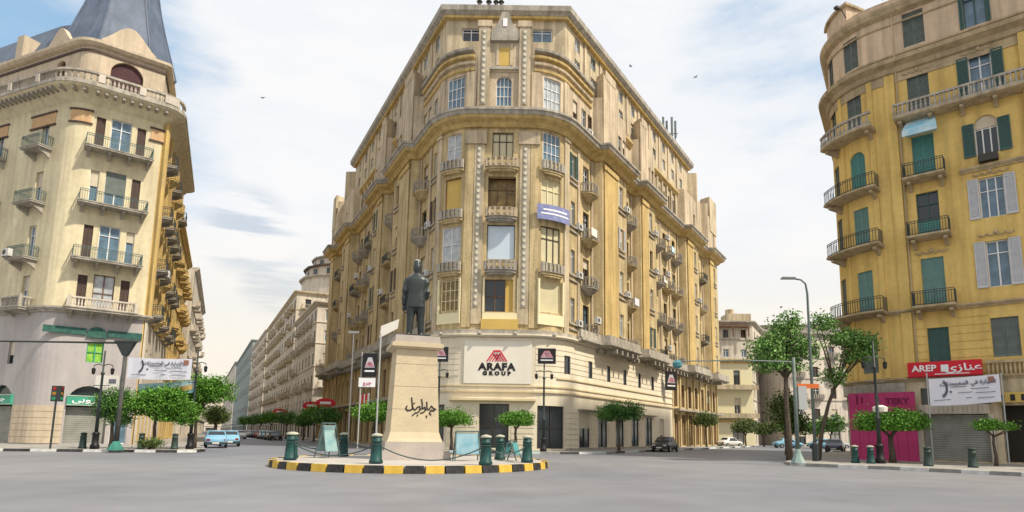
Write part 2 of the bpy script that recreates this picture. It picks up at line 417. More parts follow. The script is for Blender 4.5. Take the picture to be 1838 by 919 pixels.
brnd = random.Random(5); board_b = mat('cream_blind_cloth', (.58, .52, .40), (.48, .42, .32), scale=2)
class Facade:
    def __init__(s, root, P): s.r = root; s.P = P; s.ops = []
    def pl(s, name, me, k, z, d=0, parent=None, dx=0, turn=0):
        x, y, a = s.P.at(k, d); x += dx*math.cos(a); y += dx*math.sin(a)
        if parent is None: return new(name, me, s.r, rel(s.r, x, y, z), a+turn)
        px, py, pz = parent.location; pa = parent.rotation_euler[2]
        o = new(name, me, parent, (0,0,0), a+turn-pa)
        vx = x-s.r.location[0]-px; vy = y-s.r.location[1]-py; c, q = math.cos(-pa), math.sin(-pa)
        o.location = (vx*c-vy*q, vx*q+vy*c, z-pz-s.r.location[2]); return o
    def win(s, k, z, w, h, style='casement', fm=whitefr, gm=glD, d=0, rec=.22, cut=True, depth=.3):
        if cut: s.ops.append((k-w/2, k+w/2, z, z+h))
        o = s.pl('window', frame_mesh(w, h, style, fm), k, z, d-rec)
        new('pane', pane_mesh(w, h, gm), o)
        if w < 2.2 and gm in (glD, glB, glC) and brnd.random() < .3:       # roller blind let part of the way down
            bh = round(h*brnd.choice([.3, .45, .6]), 2); bm_ = brnd.choice([board_b, palebei, greysh])
            new('blind', cached(('blind', w, bh, bm_.name), lambda: MB().box(-w/2+.05, w/2-.05, -.075, -.055, 0, bh).mesh('blind', bm_)), o, (0, 0, h-bh-.03))
        return o
    def closed(s, k, z, w, h, sm, d=0, rec=.14):
        s.ops.append((k-w/2, k+w/2, z, z+h))
        for sg in (-1, 1): s.pl('shutter', shutter_mesh(round(w/2-.02, 3), h, sm), k, z, d-rec, dx=sg*w/4)
    def shut(s, k, z, w, h, sm, d=0, sw=None, ang=0):
        sw = sw or round(w/2, 2)
        for sg in (-1, 1): s.pl('shutter', shutter_mesh(sw, h, sm), k, z, d+.06, dx=sg*(w/2+sw/2))
    def balc(s, kind, k, z, w, dp, slabm, railm, d=0, nb=2, bh=.5, bd=None):
        a, b = balcony_meshes(kind, w, dp, slabm, railm)
        o = s.pl('balcony', a, k, z, d); new('railing', b, o)
        for i in range(nb):
            x = -w/2+.3+(w-.6)*i/max(1, nb-1)
            new('bracket', bracket_mesh(bd or dp*.8, slabm, bh), o, (x, 0, -.2))
        return o
ACN = [0]
def ac_mesh():
    b = MB(); b.box(-.42, .42, -.34, 0, 0, .62, 0)
    b.add([(.22*math.cos(2*PI*i/12)-.1, -.345, .31+.22*math.sin(2*PI*i/12)) for i in range(12)], [tuple(range(12))], 1)
    b.box(-.4, -.34, -.3, .05, -.06, 0, 1); b.box(.34, .4, -.3, .05, -.06, 0, 1)
    return b.mesh('air_conditioner', [acw, darkfr])
def ac(P, k, z, label, d=.05):
    x, y, a = P.at(k, d)
    o = new('air_conditioner', cached('ac', ac_mesh), None, (x, y, z), a)
    return tag(o, label, 'air conditioner', 'air conditioners hung on the facades')

# ------------------------------------------------------------------ ground
struct('road', MB().add([(-1500,-300,0),(1500,-300,0),(1500,3000,0),(-1500,3000,0)], [(0,1,2,3)]), asphalt)
def inset_line(pts, w):                            # offset an open polyline to its left by w
    r = []
    for i, p in enumerate(pts):
        a = Vector(pts[max(0, i-1)]); b = Vector(pts[min(len(pts)-1, i+1)]); d = (b-a).normalized()
        r.append((p[0]-d.y*w, p[1]+d.x*w))
    return r
def pavement(poly, kerb, colours, ln, label, h=.15):
    """poly: slab outline; kerb: (start, end) indices whose edges carry kerb stones, painted in turn"""
    o = struct('pavement', MB().prism(poly, .004, h), paving)
    cache = {}
    i = 0; carry = 0
    for a, b in zip(poly[kerb[0]:kerb[1]], poly[kerb[0]+1:kerb[1]+1]):
        a = Vector(a); b = Vector(b); L_ = (b-a).length; n = max(1, round(L_/ln)); st = L_/n; ang = math.atan2(b.y-a.y, b.x-a.x)
        for j in range(n):
            c = colours[i % len(colours)]; i += 1; key = (round(st, 3), c.name)
            if key not in cache: cache[key] = MB().add([(.012,-.05,.0),(st-.012,-.05,.0),(st-.012,.2,.0),(.012,.2,.0),(.012,-.02,h+.012),(st-.012,-.02,h+.012),(st-.012,.2,h+.012),(.012,.2,h+.012)],
                [(0,3,2,1),(4,5,6,7),(0,1,5,4),(1,2,6,5),(2,3,7,6),(3,0,4,7)]).mesh('kerb_stone', c)
            p = a+(b-a)*(j/n); new('kerb_stone', cache[key], o, (p.x, p.y, 0.004), ang)
    return o
pavement([(-92,33),(-60,35.2),(-45,36.8),(-32,38.6),(-24.7,39.8),(-22.3,40.3),(-21.5,41.2),(-22.1,43.4),(-31.3,61),(-75,154),(-110,154),(-92,71)], (0, 8), [kwhite, kblack], 1.55, 'l')
pavement([(-2000/50,112),(-12.6,54.6),(-10.9,51.2),(-8.6,49.0),(-5.5,48.2),(1.2,48.2),(4.2,48.9),(6.6,51.2),(8.6,54.2),(37.5,101.5),(27,101),(-24,112)], (1, 9), [kwhite, kcyan, kgrey, kblack], 1.7, 'c')
pavement([(14.6,34.6),(15.0,33.6),(16.2,32.6),(18.4,30.9),(20,28.9),(22,26.2),(28,18.2),(38,5),(60,5),(60,80),(45,88),(15.1,36.6)], (0, 7), [kwhite, kgrey], 1.25, 'r')

# ------------------------------------------------------------------ corner building in the middle
CR = thing('corner_building', 'large khaki wedge-shaped corner building with a rounded front and cream shop base behind the statue', 'building', (-2.4, 57, 0))
HL = Vector((-.4666, .8845)); HR = Vector((.52189, .85301))
BAYS = [(12.3, 19.3), (22.8, 28.5), (40, 47), (52, 57.6)]
def off(k):
    k = abs(k); r = .35
    for a, b in BAYS:
        if a <= k <= b: return .9*min(1, (k-a)/r, (b-k)/r)
    return 0
def base_pt(k):
    if -2.5 <= k <= 2.5: return Vector((-2.4+k, 53)), Vector((0, -1))
    s = 1 if k > 0 else -1; a = abs(k)-2.5; am = 1.0217 if s > 0 else 1.0856
    th = min(a/4, am); c = Vector((.1 if s > 0 else -4.9, 57)); n = Vector((s*math.sin(th), -math.cos(th)))
    p = c+n*4; rest = a-am*4
    if rest > 0: p = p+(HR if s > 0 else HL)*rest
    return p, n
def central_path(lo, hi, bays=True):
    ks = {lo, hi, -2.5, 2.5}
    for i in range(1, 9): ks |= {2.5+4.0868*i/8, -2.5-4.3424*i/8}
    if bays:
        for a, b in BAYS:
            for q in (a, a+.35, b-.35, b): ks |= {q, -q}
    pts = []
    for k in sorted(q for q in ks if lo <= q <= hi):
        p, n = base_pt(k); p = p+n*(off(k) if bays else 0); pts.append((k, p.x, p.y))
    return Path(pts)
PC = central_path(-56, 57.6); PB = central_path(-56, 57.6, False)
F = Facade(CR, PC)
FZ = [10.5, 15.1, 19.8, 24.5]
rnd = random.Random(3)
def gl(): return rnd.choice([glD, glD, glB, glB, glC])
# front flat
F.win(-.42, 12.0, 1.8, 2.9, 'cross', brownfr, glD); F.ops.append((.5, 1.15, 12.0, 14.9)); F.pl('infill_board', cached('ib', lambda: MB().box(-.32,.32,0,.05,0,2.9).mesh('infill_board', board)), .825, 12.0, -.2)
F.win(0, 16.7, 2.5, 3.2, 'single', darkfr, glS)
F.win(0, 21.3, 2.5, 3.1, 'triple', brownfr, mat('amber_glass', (.30,.20,.07), (.12,.09,.04), scale=1.5, rough=.3), rec=.75, depth=.8)
F.win(0, 26.1, 1.9, 2.5, 'triple', darkfr, mat('cream_blind', (.55,.50,.34), rough=.7))
F.balc('solid', 0, 15.6, 2.7, .8, greyst, greyst, nb=0); F.balc('solid', 0, 20.45, 2.7, .8, greyst, pinkst, nb=0); F.balc('solid', 0, 25.1, 2.9, .7, khaki, pinkst, nb=0)
amber = MATS['amber_glass']
for s in (-1, 1):
    k = s*4.6
    if s < 0:
        F.win(k, 12.1, 1.9, 2.8, 'grid', creamb, amber); F.win(k, 16.6, 2.0, 3.2, 'cross', whitefr, glC)
        F.win(k, 21.3, 1.8, 3.1, 'single', brownfr, board, rec=.28); F.win(k, 26.0, 1.6, 2.6, 'cross', whitefr, glC)
    else:
        F.win(k, 12.1, 2.3, 2.9, 'single', creamb, mat('cream_blind2', (.62,.56,.36), (.5,.45,.3), rough=.7), rec=.28)
        F.win(k, 16.6, 2.1, 3.3, 'triple', darkfr, MATS['cream_blind2'], rec=.28)
        F.win(k, 21.3, 2.1, 3.1, 'triple', creamb, MATS['cream_blind2'], rec=.28); F.win(k, 25.9, 1.9, 2.9, 'grid', whitefr, glB)
    for z in (15.6, 20.45, 25.1):
        if not (s > 0 and z == 20.45): F.balc('solid', k, z, 2.3, .45, khaki, greyst, nb=0)
# columns of windows and balconies on the two long sides
COLS = [('n', 7.9, .8), ('b', 10.7, 1.3), ('n', 17.5, 1.0), ('b', 21.0, 1.3), ('n', 26.6, 1.0), ('b', 30.3, 1.2), ('b', 34, 1.2), ('b', 37.7, 1.2), ('n', 45, 1.0), ('b', 49.6, 1.2), ('n', 55.6, 1.0)]
ledge = MB().box(-.8, .8, -.16, .02, 0, .14).mesh('ledge', greyst)
NAMES = ['first', 'second', 'third', 'fourth']
LANE = {7.9: 'beside rounded corner', 10.7: 'nearest balcony row', 17.5: 'first projecting bay', 21.0: 'between first two bays', 26.6: 'second projecting bay',
        30.3: 'middle balcony rows', 34: 'middle balcony rows', 37.7: 'middle balcony rows', 45: 'third bay', 49.6: 'far row', 55.6: 'at the far end'}
for s in (-1, 1):
    side = 'left' if s < 0 else 'right'
    for ty, k0, w in COLS:
        if s < 0 and k0 > 55: continue
        for i, z in enumerate(FZ):
            k = s*k0
            if ty == 'n':
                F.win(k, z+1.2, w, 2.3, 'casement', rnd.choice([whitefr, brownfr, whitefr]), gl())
                F.pl('ledge', ledge, k, z+.95); F.pl('ledge', ledge, k, z+.45)
                if k0 < 30 and rnd.random() < .35: F.shut(k, z+1.2, w, 2.3, rnd.choice([brownsh, greensh, whitesh]), sw=.42)
            else:
                F.win(k, z+.4, w, 2.9, 'door', rnd.choice([whitefr, brownfr, darkfr]), gl(), rec=.3)
                kind = 'bow' if rnd.random() < .75 else 'iron'
                F.balc(kind, k, z+.35, 2.4, 1.15, greyst if rnd.random() < .5 else khaki, greyst if kind == 'bow' else iron, nb=0 if kind == 'bow' else 2)
            if rnd.random() < (.42 if s > 0 else .25) and k0 < 46:
                ac(PC, k+s*.95 if ty == 'n' else k+.3, z+(.9 if ty == 'n' else 1.35), f'air conditioner on {NAMES[i]} upper floor, {side} side of khaki building, {LANE[k0]}', .1 if ty == 'n' else 1.25)
w1 = MB(); wall(w1, PC, -56, 57.6, 9.6, 29.3, F.ops, depth=.5); part('wall', w1, khaki, CR, world=True)
# wide ochre panels and plain piers standing proud of the walls
def pier(name, a, b, z0, z1, d, mt):
    part(name, sweep(MB(), PC, a, b, [(-.05, z0), (d, z0), (d, z1), (-.05, z1)]), mt, CR, world=True)
for s in (-1, 1):
    def pr(name, a, b, *r): pier(name, min(s*a, s*b), max(s*a, s*b), *r)
    for a, b in ((13.0, 16.2), (23.5, 25.4), (41, 43.6), (52.6, 54.4)): pr('pilaster', a, b, 10.4, 28.2, .14, khaki2 if s > 0 else khaki); pr('capital', a-.12, b+.12, 28.2, 28.75, .26, khaki2)
    for a in (9.0, 12.0, 19.5, 22.4, 28.8, 32.1, 35.8, 39.4, 47.3, 51.5): pr('pilaster', a-.22, a+.22, 10.4, 28.9, .13, pinkst)
    pr('pilaster', 6.1, 6.9, 10.4, 28.6, .16, beige); pr('pilaster', 2.55, 3.3, 10.6, 27.4, .14, khaki); pr('pilaster', 1.6, 2.5, 10.9, 27.4, .12, beige)
    pr('capital', 1.45, 3.35, 27.4, 28.6, .3, pinkst); pr('capital', 6.0, 7.0, 28.6, 28.9, .28, beige)
def chain(z0, z1, k):
    b = MB(); b.box(-.21, .21, -.05, 0, 0, z1-z0, 0); n = int((z1-z0)/.55)
    for i in range(n): z = (i+.5)*(z1-z0)/n; b.plate([(.13*math.cos(j*PI/4), z+.16*math.sin(j*PI/4)) for j in range(8)], -.12, -.04, 1)
    x, y, a = PC.at(k, .12 if z0 < 20 else .3); part('ornament_strip', b, [ornament, mat('stone_bead', (.66, .60, .47), rough=.8)], CR, loc=rel(CR, x, y, z0), rot=a)
for k in (-2.08, 2.08): chain(12.4, 27.2, k)
# main belt cornice with its deep ochre soffit
def cor(name, P, a, b, prof, mt): return part(name, sweep(MB(), P, a, b, prof), mt, CR, world=True)
cor('cornice', PC, -56, 57.6, [(-.05, 29.0), (.25, 29.0), (.5, 29.35), (.95, 29.55), (1.1, 29.8), (-.05, 29.8)], khaki2)
cor('cornice', PC, -56, 57.6, [(-.05, 29.8), (1.15, 29.8), (1.25, 30.1), (1.35, 30.15), (1.35, 30.35), (-.05, 30.5)], greyst)
# upper storey
F5 = Facade(CR, PC)
F5.win(0, 31.2, 1.45, 2.9, 'grid', whitefr, glB)
for s in (-1, 1):
    F5.win(s*4.6, 31.1, 1.9, 3.1, 'grid', whitefr, glC if s > 0 else glB)
    for k0 in (8.3, 10.2, 11.6, 17.3, 18.5, 20.6, 26.2, 27.6, 30.3, 32.2, 34.1, 36, 37.9, 45, 49.6, 55.6):
        F5.win(s*k0, 31.3, .95, 2.4, 'casement', rnd.choice([whitefr, brownfr]), rnd.choice([glD, glB, glD]))
        if k0 in (10.2, 20.6, 30.3) and s > 0: ac(PC, k0+.9, 31.2, 'air conditioner above curved cornice of khaki building, right side, '+{10.2: 'nearest the rounded corner', 20.6: 'past the first projecting bay', 30.3: 'past the second projecting bay'}[k0], .1)
w2 = MB(); wall(w2, PC, -56, 57.6, 30.3, 36.0, F5.ops, depth=.4)
# round the head of the middle window
ar = [(-.73, 0), (-.73, .75)]+[(-.73*math.cos(PI*i/10), .0+.73*math.sin(PI*i/10)) for i in range(1, 10)]
hd = MB().plate([(-.725, .74)]+[(-.725, 0)]+[(-.725*math.cos(PI*i/10), .725*math.sin(PI*i/10)) for i in range(1, 6)]+[(0, .74)], 0, .3); hd.plate([(.725, .74), (0, .74)]+[(-.725*math.cos(PI*i/10), .725*math.sin(PI*i/10)) for i in range(5, 10)]+[(.725, 0)], 0, .3)
x, y, a = PC.at(0, .0); w2.put(hd, x, y+.003, 33.37, a)
part('wall', w2, pinkst, CR, world=True)
for s in (-1, 1):
    for j, z in enumerate((34.5, 35.1, 35.7, 36.3)):
        a, b = sorted((s*2.75, s*11.9)); cor('moulding', PC, a, b, [(-.05, z), (.16+.13*j, z+.1), (.2+.13*j, z+.32), (-.05, z+.38)], [khaki2, pinkst, khaki2, greyst][j])
    for a, b in ((2.55, 3.4), (6.0, 6.9)):
        a, b = sorted((s*a, s*b)); cor('pilaster', PC, a, b, rect(-.04, .12, 30.5, 34.5), pinkst)
    for a, b in ((20, 22.5), (28.8, 39.6)):
        a, b = sorted((s*a, s*b)); cor('moulding', PC, a, b, cornice(.5, 34.6, .6), khaki2)
    for k0 in (29.3, 31.25, 33.15, 35.05, 36.95, 38.8):
        a, b = sorted((s*(k0-.22), s*(k0+.22))); cor('pilaster', PC, a, b, rect(-.04, .22, 30.5, 34.6), beige)
    # stepped gable blocks on the projecting bays
    for a0, b0, h in ((12.8, 16.4, 38.6), (23.2, 25.8, 38.2)):
        a, b = sorted((s*a0, s*b0)); cor('gable_block', PC, a, b, rect(-1.6, .12, 30.5, h), pinkst); a, b = sorted((s*(a0+.5), s*(b0-.5))); cor('gable_block', PC, a, b, rect(-1.55, .16, h-.2, h+.7), pinkst)
    a, b = sorted((s*46.2, s*48.6)); cor('gable_block', PC, a, b, rect(-1.6, .1, 30.5, 40.6), beige)
    a, b = sorted((s*53.5, s*(57.5 if s > 0 else 55.9))); cor('gable_block', PC, a, b, rect(-1.6, .1, 33.8, 39.4), beige)
    a, b = sorted((s*49.5, s*52.8)); cor('gable_block', PC, a, b, rect(-1.6, -.1, 35.5, 38), pinkst)
# stepped frontispiece over the middle window
fb = MB(); fb.box(-2.35, 2.35, -.12, 1.2, 34.5, 37.6, 0); fb.box(-2.2, 2.2, -.1, 1.1, 37.6, 39.3, 0)
fb.box(-2.4, -1.35, -.28, 0, 30.5, 38.9, 0); fb.box(1.35, 2.4, -.28, 0, 30.5, 38.9, 0)
fb.box(-2.5, -1.2, -.36, .1, 38.9, 39.5, 0); fb.box(1.2, 2.5, -.36, .1, 38.9, 39.5, 0)
fb.box(-1.3, 1.3, -.3, -.1, 34.65, 34.9, 1); fb.box(-1.25, 1.25, -.5, -.08, 37.4, 37.8, 1)
fb.box(-.75, -.5, -.2, -.1, 35.1, 37.3, 0); fb.box(.5, .75, -.2, -.1, 35.1, 37.3, 0); fb.box(-.5, .5, -.14, -.1, 35.1, 36.9, 2)
fb.plate([(-1.3, 37.8), (1.3, 37.8), (1.2, 38.6), (.7, 39.2), (.45, 39.9), (.3, 40.4), (-.3, 40.4), (-.45, 39.9), (-.7, 39.2), (-1.2, 38.6)], -.3, .3, 1)
fb.box(-.2, .2, -.36, -.3, 38.9, 39.7, 3)
part('frontispiece', fb, [pinkst, greyst, board, whitep], CR, loc=rel(CR, -2.4, 53, 0))
for k in (-1.87, 1.87): chain(31.2, 38.6, k)
# attic, set back, with its flat front and wide roof slab
AL = Vector((-8.1, 54.95)); AR = Vector((3.3, 54.95)); al = AL+HL*39; ar_ = AR+HR*39.6
PA = Path([(-39, al.x, al.y), (0, AL.x, AL.y), (11.4, AR.x, AR.y), (51, ar_.x, ar_.y)])
FA = Facade(CR, PA)
FA.win(2.25, 38.9, 1.7, 1.35, 'casement', whitefr, glD); FA.win(9.25, 38.9, 1.9, 1.35, 'casement', whitefr, glB)
for i in range(10):
    k = 2.6+i*3.7
    for z in (37.0, 39.4):
        if k < 38: FA.win(11.4+k, z, 1.15, 1.45, 'casement', whitefr, rnd.choice([glB, glC, glB])); 
        if k < 38: FA.win(-k, z, 1.15, 1.45, 'casement', whitefr, rnd.choice([glC, glD, glB]))
w3 = MB(); wall(w3, PA, -39, 51, 35.6, 41.4, FA.ops, depth=.35)
for k in (-39, 51):                                  # end walls
    x, y, a = PA.at(k, 0); x2, y2, _ = PA.at(k, -9); w3.add([(x,y,35),(x2,y2,35),(x2,y2,41.4),(x,y,41.4)], [(0,1,2,3)])
part('attic_wall', w3, beige, CR, world=True)
for i in range(9):
    for k in (-(4.4+i*3.7), 11.4+4.4+i*3.7): part('pilaster', sweep(MB(), PA, k-.3, k+.3, rect(-.05, .12, 36.2, 41.08)), pinkst, CR, world=True)
rf = MB(); sweep(rf, PA, -39.3, 51.3, [(-9, 41.35), (.45, 41.35), (.8, 41.65), (.85, 42.15), (-9, 42.2)]); part('roof', rf, greyst, CR, world=True)
part('soffit', sweep(MB(), PA, -39, 51, rect(-.02, .42, 41.1, 41.34)), goldst, CR, world=True)
def ring(P, ks, d): return [P.at(k, d)[:2] for k in ks]
poly = ring(PB, [-55.9, -40, -20, -6.9, -4.5, -2.5, 2.5, 4.5, 6.6, 20, 40, 57.5], -.1)
part('terrace', MB().prism(poly, 35.7, 35.95), greyst, CR, world=True)
e0 = PC.at(-56)[:2]; e1 = PC.at(57.6)[:2]
part('back_wall', MB().add([(*e0, 0), (*e1, 0), (*e1, 36), (*e0, 36)], [(0,1,2,3)]), khaki, CR, world=True)
part('inner_floor', MB().prism(ring(PB, [-55.9, -20, -6.9, -4.5, -2.5, 2.5, 4.5, 6.6, 20, 57.5], -1.0), 9.3, 9.5), interior, CR, world=True)

# cream two-storey shop base
F0 = Facade(CR, PB)
D0 = .5
pm = [(-.25, 2.5, .3, 3.7), (-5.2, 1.7, .3, 3.6), (4.5, 2.4, .3, 3.6)]
for k, w, z, h in pm: F0.win(k, z, w, h, 'cross', darkfr, glD, d=D0, rec=.3, depth=.35)
for k in (9.4, 13.4, 17.6, 21.8, 26): F0.win(k, .35, 2.1, 3.2, 'casement', darkfr, glD, d=D0, rec=.07)
F0.win(30.5, .3, 1.6, 3.2, 'door', brownfr, glD, d=D0)
for k in (6.1, 10.6, 14.8, 19, 23.2, 27.4, -9, -13): F0.win(k, 6.75, .85, 1.6, 'single', darkfr, glD, d=D0, rec=.06, depth=.25)
w4 = MB(); wall(w4, PB, -16.6, 34.5, .15, 9.65, F0.ops, d=D0, depth=.35); 
for k in (-16.6, 34.5): x,y,_ = PB.at(k, D0); x2,y2,_ = PB.at(k, -.3); w4.add([(x,y,0),(x2,y2,0),(x2,y2,9.65),(x,y,9.65)], [(0,1,2,3)])
part('wall', w4, cream, CR, world=True)
cs = MB(); z = 6.35
while z < 9.2:
    for a, b in ((-16.6, -3.2), (3.1, 34.5)): wall(cs, PB, a, b, z, z+.42, [(o[0], o[1], o[2]-.02, o[3]+.02) for o in F0.ops], d=D0+.035, depth=.04)
    z += .48
z = .62
while z < 3.6:
    for a, b in ((-7.6, -6.2), (-4.1, -1.7), (1.2, 3.1), (5.9, 8.2), (10.6, 12.2), (14.7, 16.4), (18.9, 20.6), (23.1, 24.8)): wall(cs, PB, a, b, z, z+.4, [], d=D0+.035)
    z += .46
o = part('cladding_course', cs, cream, CR, world=True); o['kind'] = 'stuff'
for nm, a, b, pf, mt in (('trim_band', -16.6, 34.5, rect(.48, .60, 5.45, 5.58), creamln), ('trim_band', -16.6, 34.5, rect(.48, .66, 4.98, 5.14), creamln),
        ('trim_band', -3.8, 3.1, [(.48, 4.1), (1.0, 4.25), (1.0, 4.42), (.48, 4.42)], creamln), ('plinth', 5.9, 34.5, rect(.48, .58, .16, .34), greyst),
        ('trim_band', 4.9, 34.5, rect(.48, .62, 6.22, 6.32), creamln), ('trim_band', -16.6, -4, rect(.48, .62, 6.22, 6.32), creamln), ('awning', 8, 28, rect(.48, .9, 3.72, 3.8), greyst),
        ('cornice', -16.6, 34.5, cornice(.95, 9.55, .4, .3), cream)):
    part(nm, sweep(MB(), PB, a, b, pf), mt, CR, world=True)
for k in range(-14, 34, 3):                       # small round lamps set along the cream cornice
    x, y, a = PB.at(k+.4, 1.0); part('cornice_lamp', cached('cl', lambda: MB().ball((0, 0, 0), .16, 6).mesh('cornice_lamp', greyst)), None, CR, loc=rel(CR, x, y, 9.95))
# sign panel and lettering
sp = part('sign_panel', MB().box(-2.9, 2.9, -.06, 0, 5.7, 9.35), mat('smooth_cream_panel', (.77, .73, .64), (.74, .69, .60), rough=.65), CR, loc=rel(CR, -2.4, 52.46, 0))
new('lettering', text_mesh('ARAFA', .84, black, .04, 1.12, 1.1), sp, (-.1, -.08, 7.1))
new('lettering', text_mesh('GROUP', .42, black, .035, 1.15, 1.75), sp, (-.1, -.08, 6.55))
def logo_mb(sc=1):
    b = MB()
    def bar(x0, z0, x1, z1, t): b.plate([(x0*sc, z0*sc), ((x0+t)*sc, z0*sc), ((x1+t)*sc, z1*sc), (x1*sc, z1*sc)], -.02, 0)
    bar(-1.0, 0, -.32, 1.05, .16); bar(.84, 0, .16, 1.05, .16); b.plate([(-.30*sc, 1.05*sc), (-.19*sc, .88*sc), (.19*sc, .88*sc), (.30*sc, 1.05*sc)], -.03, 0)
    for x in (-.74, -.48, -.22): bar(x, 0, x+.46, .72, .13)
    for x in (.60, .34, .08): bar(x, 0, x-.46, .72, .13)
    return b
new('emblem', logo_mb(.9).mesh('emblem', redlogo), sp, (-.1, -.075, 7.6))
part('plaque_box', MB().box(-1.6, 1.6, -.5, .2, 10.35, 11.25), board, CR, loc=rel(CR, -2.35, 52.9, 0))
# cream boards round the first floor openings on the rounded corner
for k, w in ((-4.6, 2.4), (4.6, 2.8), (.1, 3.2)):
    x, y, a = PC.at(k, .0); part('cream_surround', MB().box(-w/2, w/2, -.08, .1, 10.95, 11.9).box(-w/2, -w/2+.17, -.1, .1, 11.9, 15.0).box(w/2-.17, w/2, -.1, .1, 11.9, 15.0), creamb if k else pinkst, CR, loc=rel(CR, x, y, 0), rot=a)
# older arcaded base farther down both streets, brown doors between piers
G = Facade(CR, PB)
for s, a0, a1 in ((1, 36.5, 56), (-1, 18.5, 55)):
    k = a0
    while k < a1:
        G.win(s*k, .3, 2.2, 4.0, 'triple', brownfr, rollerb if (s > 0 or rnd.random() < .5) else glD, d=.3, depth=.4); G.win(s*k, 5.3, 1.5, 3.0, 'triple', brownfr, rnd.choice([amber, glD, rollerb]), d=.3, depth=.4)
        k += 3.1
w5 = MB()
wall(w5, PB, 34.5, 57.6, 0, 9.6, G.ops, d=.3, depth=.4); wall(w5, PB, -56, -16.6, 0, 9.6, G.ops, d=.3, depth=.4); part('wall', w5, khaki, CR, world=True)
for s, a0, a1 in ((1, 35, 57), (-1, 17, 55)):
    k = a0
    while k < a1: a, b = sorted((s*(k-.25), s*(k+.25))); part('pier', sweep(MB(), PB, a, b, rect(.28, .5, .15, 9.3)), khaki, CR, world=True); k += 3.1
    a, b = sorted((s*a0, s*(a1+(.6 if s > 0 else .9)))); part('canopy', sweep(MB(), PB, a, b, rect(.28, 1.3, 4.75, 5.0)), greyst, CR, world=True)
# ledge with dentils and dirty parapet over the base
for a, b in ((-56, -7.5), (7.5, 57.6)):
    part('cornice', sweep(MB(), PC, a, b, [(-.05, 9.75), (.9, 9.8), (1.3, 10.0), (1.3, 10.25), (-.05, 10.3)]), greyst, CR, world=True)
    part('parapet', sweep(MB(), PC, a, b, rect(.9, 1.15, 10.27, 10.95)), greyst, CR, world=True)
part('cornice', sweep(MB(), PC, -7.5, 7.5, [(-.05, 9.95), (.75, 9.97), (.75, 10.3), (-.05, 10.45)]), greyst, CR, world=True)
dm = MB().box(-.16, .16, -1.2, 0, -.42, 0).mesh('dentil', greyst)
for s in (-1, 1):
    k = 12
    while k < 55: F.pl('dentil', dm, s*k, 9.76, 0); k += 1.35 if k < 40 else 2.2
# laundry and cloths hung over balcony rails
lr = random.Random(12)
for (k, fl, nm, mt) in ((10.7, 2, 'white cloth hung over the third balcony up at the rounded corner, right side', signwh), (21.0, 1, 'pale cloth over a balcony rail between the first two right bays', bannerw), (30.3, 2, 'white sheet over a middle balcony rail on the right side', signwh), (34, 3, 'pale blue cloth over a high middle balcony, right side', skyb_), (-10.7, 1, 'pale cloth on the lower left side balcony by the statue', bannerw)):
    b_ = MB(); x, y, a = PC.at(k, 1.2); n_ = 6
    for i in range(n_): w_ = 1.3/n_; b_.add([(-.65+i*w_, -.02*(i % 2), -.75-.06*lr.random()), (-.65+(i+1)*w_, -.02*((i+1) % 2), -.75), (-.65+(i+1)*w_, 0, .02), (-.65+i*w_, 0, .02)], [(0, 1, 2, 3)])
    tag(new('hanging_cloth', b_.mesh('hanging_cloth', mt), None, (x, y, FZ[fl]+1.28), a), nm, 'cloth')
# blue cloth banner bulging round the corner balcony
bm = MB(); sweep(bm, PC, 3.1, 6.3, rect(.5, .53, 20.35, 21.75), 0); sweep(bm, PC, 3.6, 5.9, rect(.51, .545, 21.2, 21.35), 1); sweep(bm, PC, 3.4, 6.1, rect(.51, .545, 20.85, 20.98), 1)
o = new('cloth_banner', bm.mesh('cloth_banner', [bluesig, whitep])); tag(o, 'blue and white cloth banner wrapped round a balcony on the rounded khaki corner', 'banner')
# rooftop figures and aerials
for x in (-5.0, -4.1, -3.4, -2.9):
    o = new('rooftop_vent', MB().lathe([(.16, 0), (.16, .5), (.3, .55), (.05, .85)], 0, 0, 8).mesh('rooftop_vent', darkfr), None, (x, 54.5, 42.18)); tag(o, 'dark vent on the front roof edge of the khaki building, '+{-5.0: 'leftmost', -4.1: 'second', -3.4: 'third', -2.9: 'rightmost'}[x]+' of four', 'vent', 'vents on the roof edge')
t = thing('antenna_mast', 'cluster of pale mobile phone antennas on the right roof edge of the khaki building', 'antenna', (19.5, 81, 42.15))
for i in range(4): part('antenna_panel', MB().box(-.14, .14, -.08, .08, .6, 3.4-.3*(i % 2)).tube([(0, 0, 0), (0, 0, 3)], .05), polegr, t, loc=(-.9+i*.6, (i % 2)*.5, 0))
part('crossbar', MB().box(-1.1, 1.1, -.05, .05, .9, 1.0), polegr, t)

# ------------------------------------------------------------------ rounded corners for other buildings
def round_path(corners, radii, k0=0, n=6):
    """corners: sharp plan corners; radii: rounding at each inner corner. k=k0 at the start, running in metres along the wall"""
    pts = [Vector(corners[0])]
    for i in range(1, len(corners)-1):
        a, b, c = (Vector(q) for q in corners[i-1:i+2]); u = (b-a).normalized(); v = (c-b).normalized()
        ang = math.acos(max(-1, min(1, u.dot(v)))); t = radii[i-1]*math.tan(ang/2); sgn = 1 if u.x*v.y-u.y*v.x > 0 else -1
        if radii[i-1] < .01: pts.append(b); continue
        s = b-u*t; cen = s+Vector((-u.y, u.x))*radii[i-1]*sgn
        for j in range(n+1):
            q = ang*j/n*sgn; w = s-cen; pts.append(cen+Vector((w.x*math.cos(q)-w.y*math.sin(q), w.x*math.sin(q)+w.y*math.cos(q))))
    pts.append(Vector(corners[-1])); k = k0; out_ = [(k, *pts[0])]
    for a, b in zip(pts[:-1], pts[1:]): k += (b-a).length; out_.append((k, *b))
    return Path(out_)
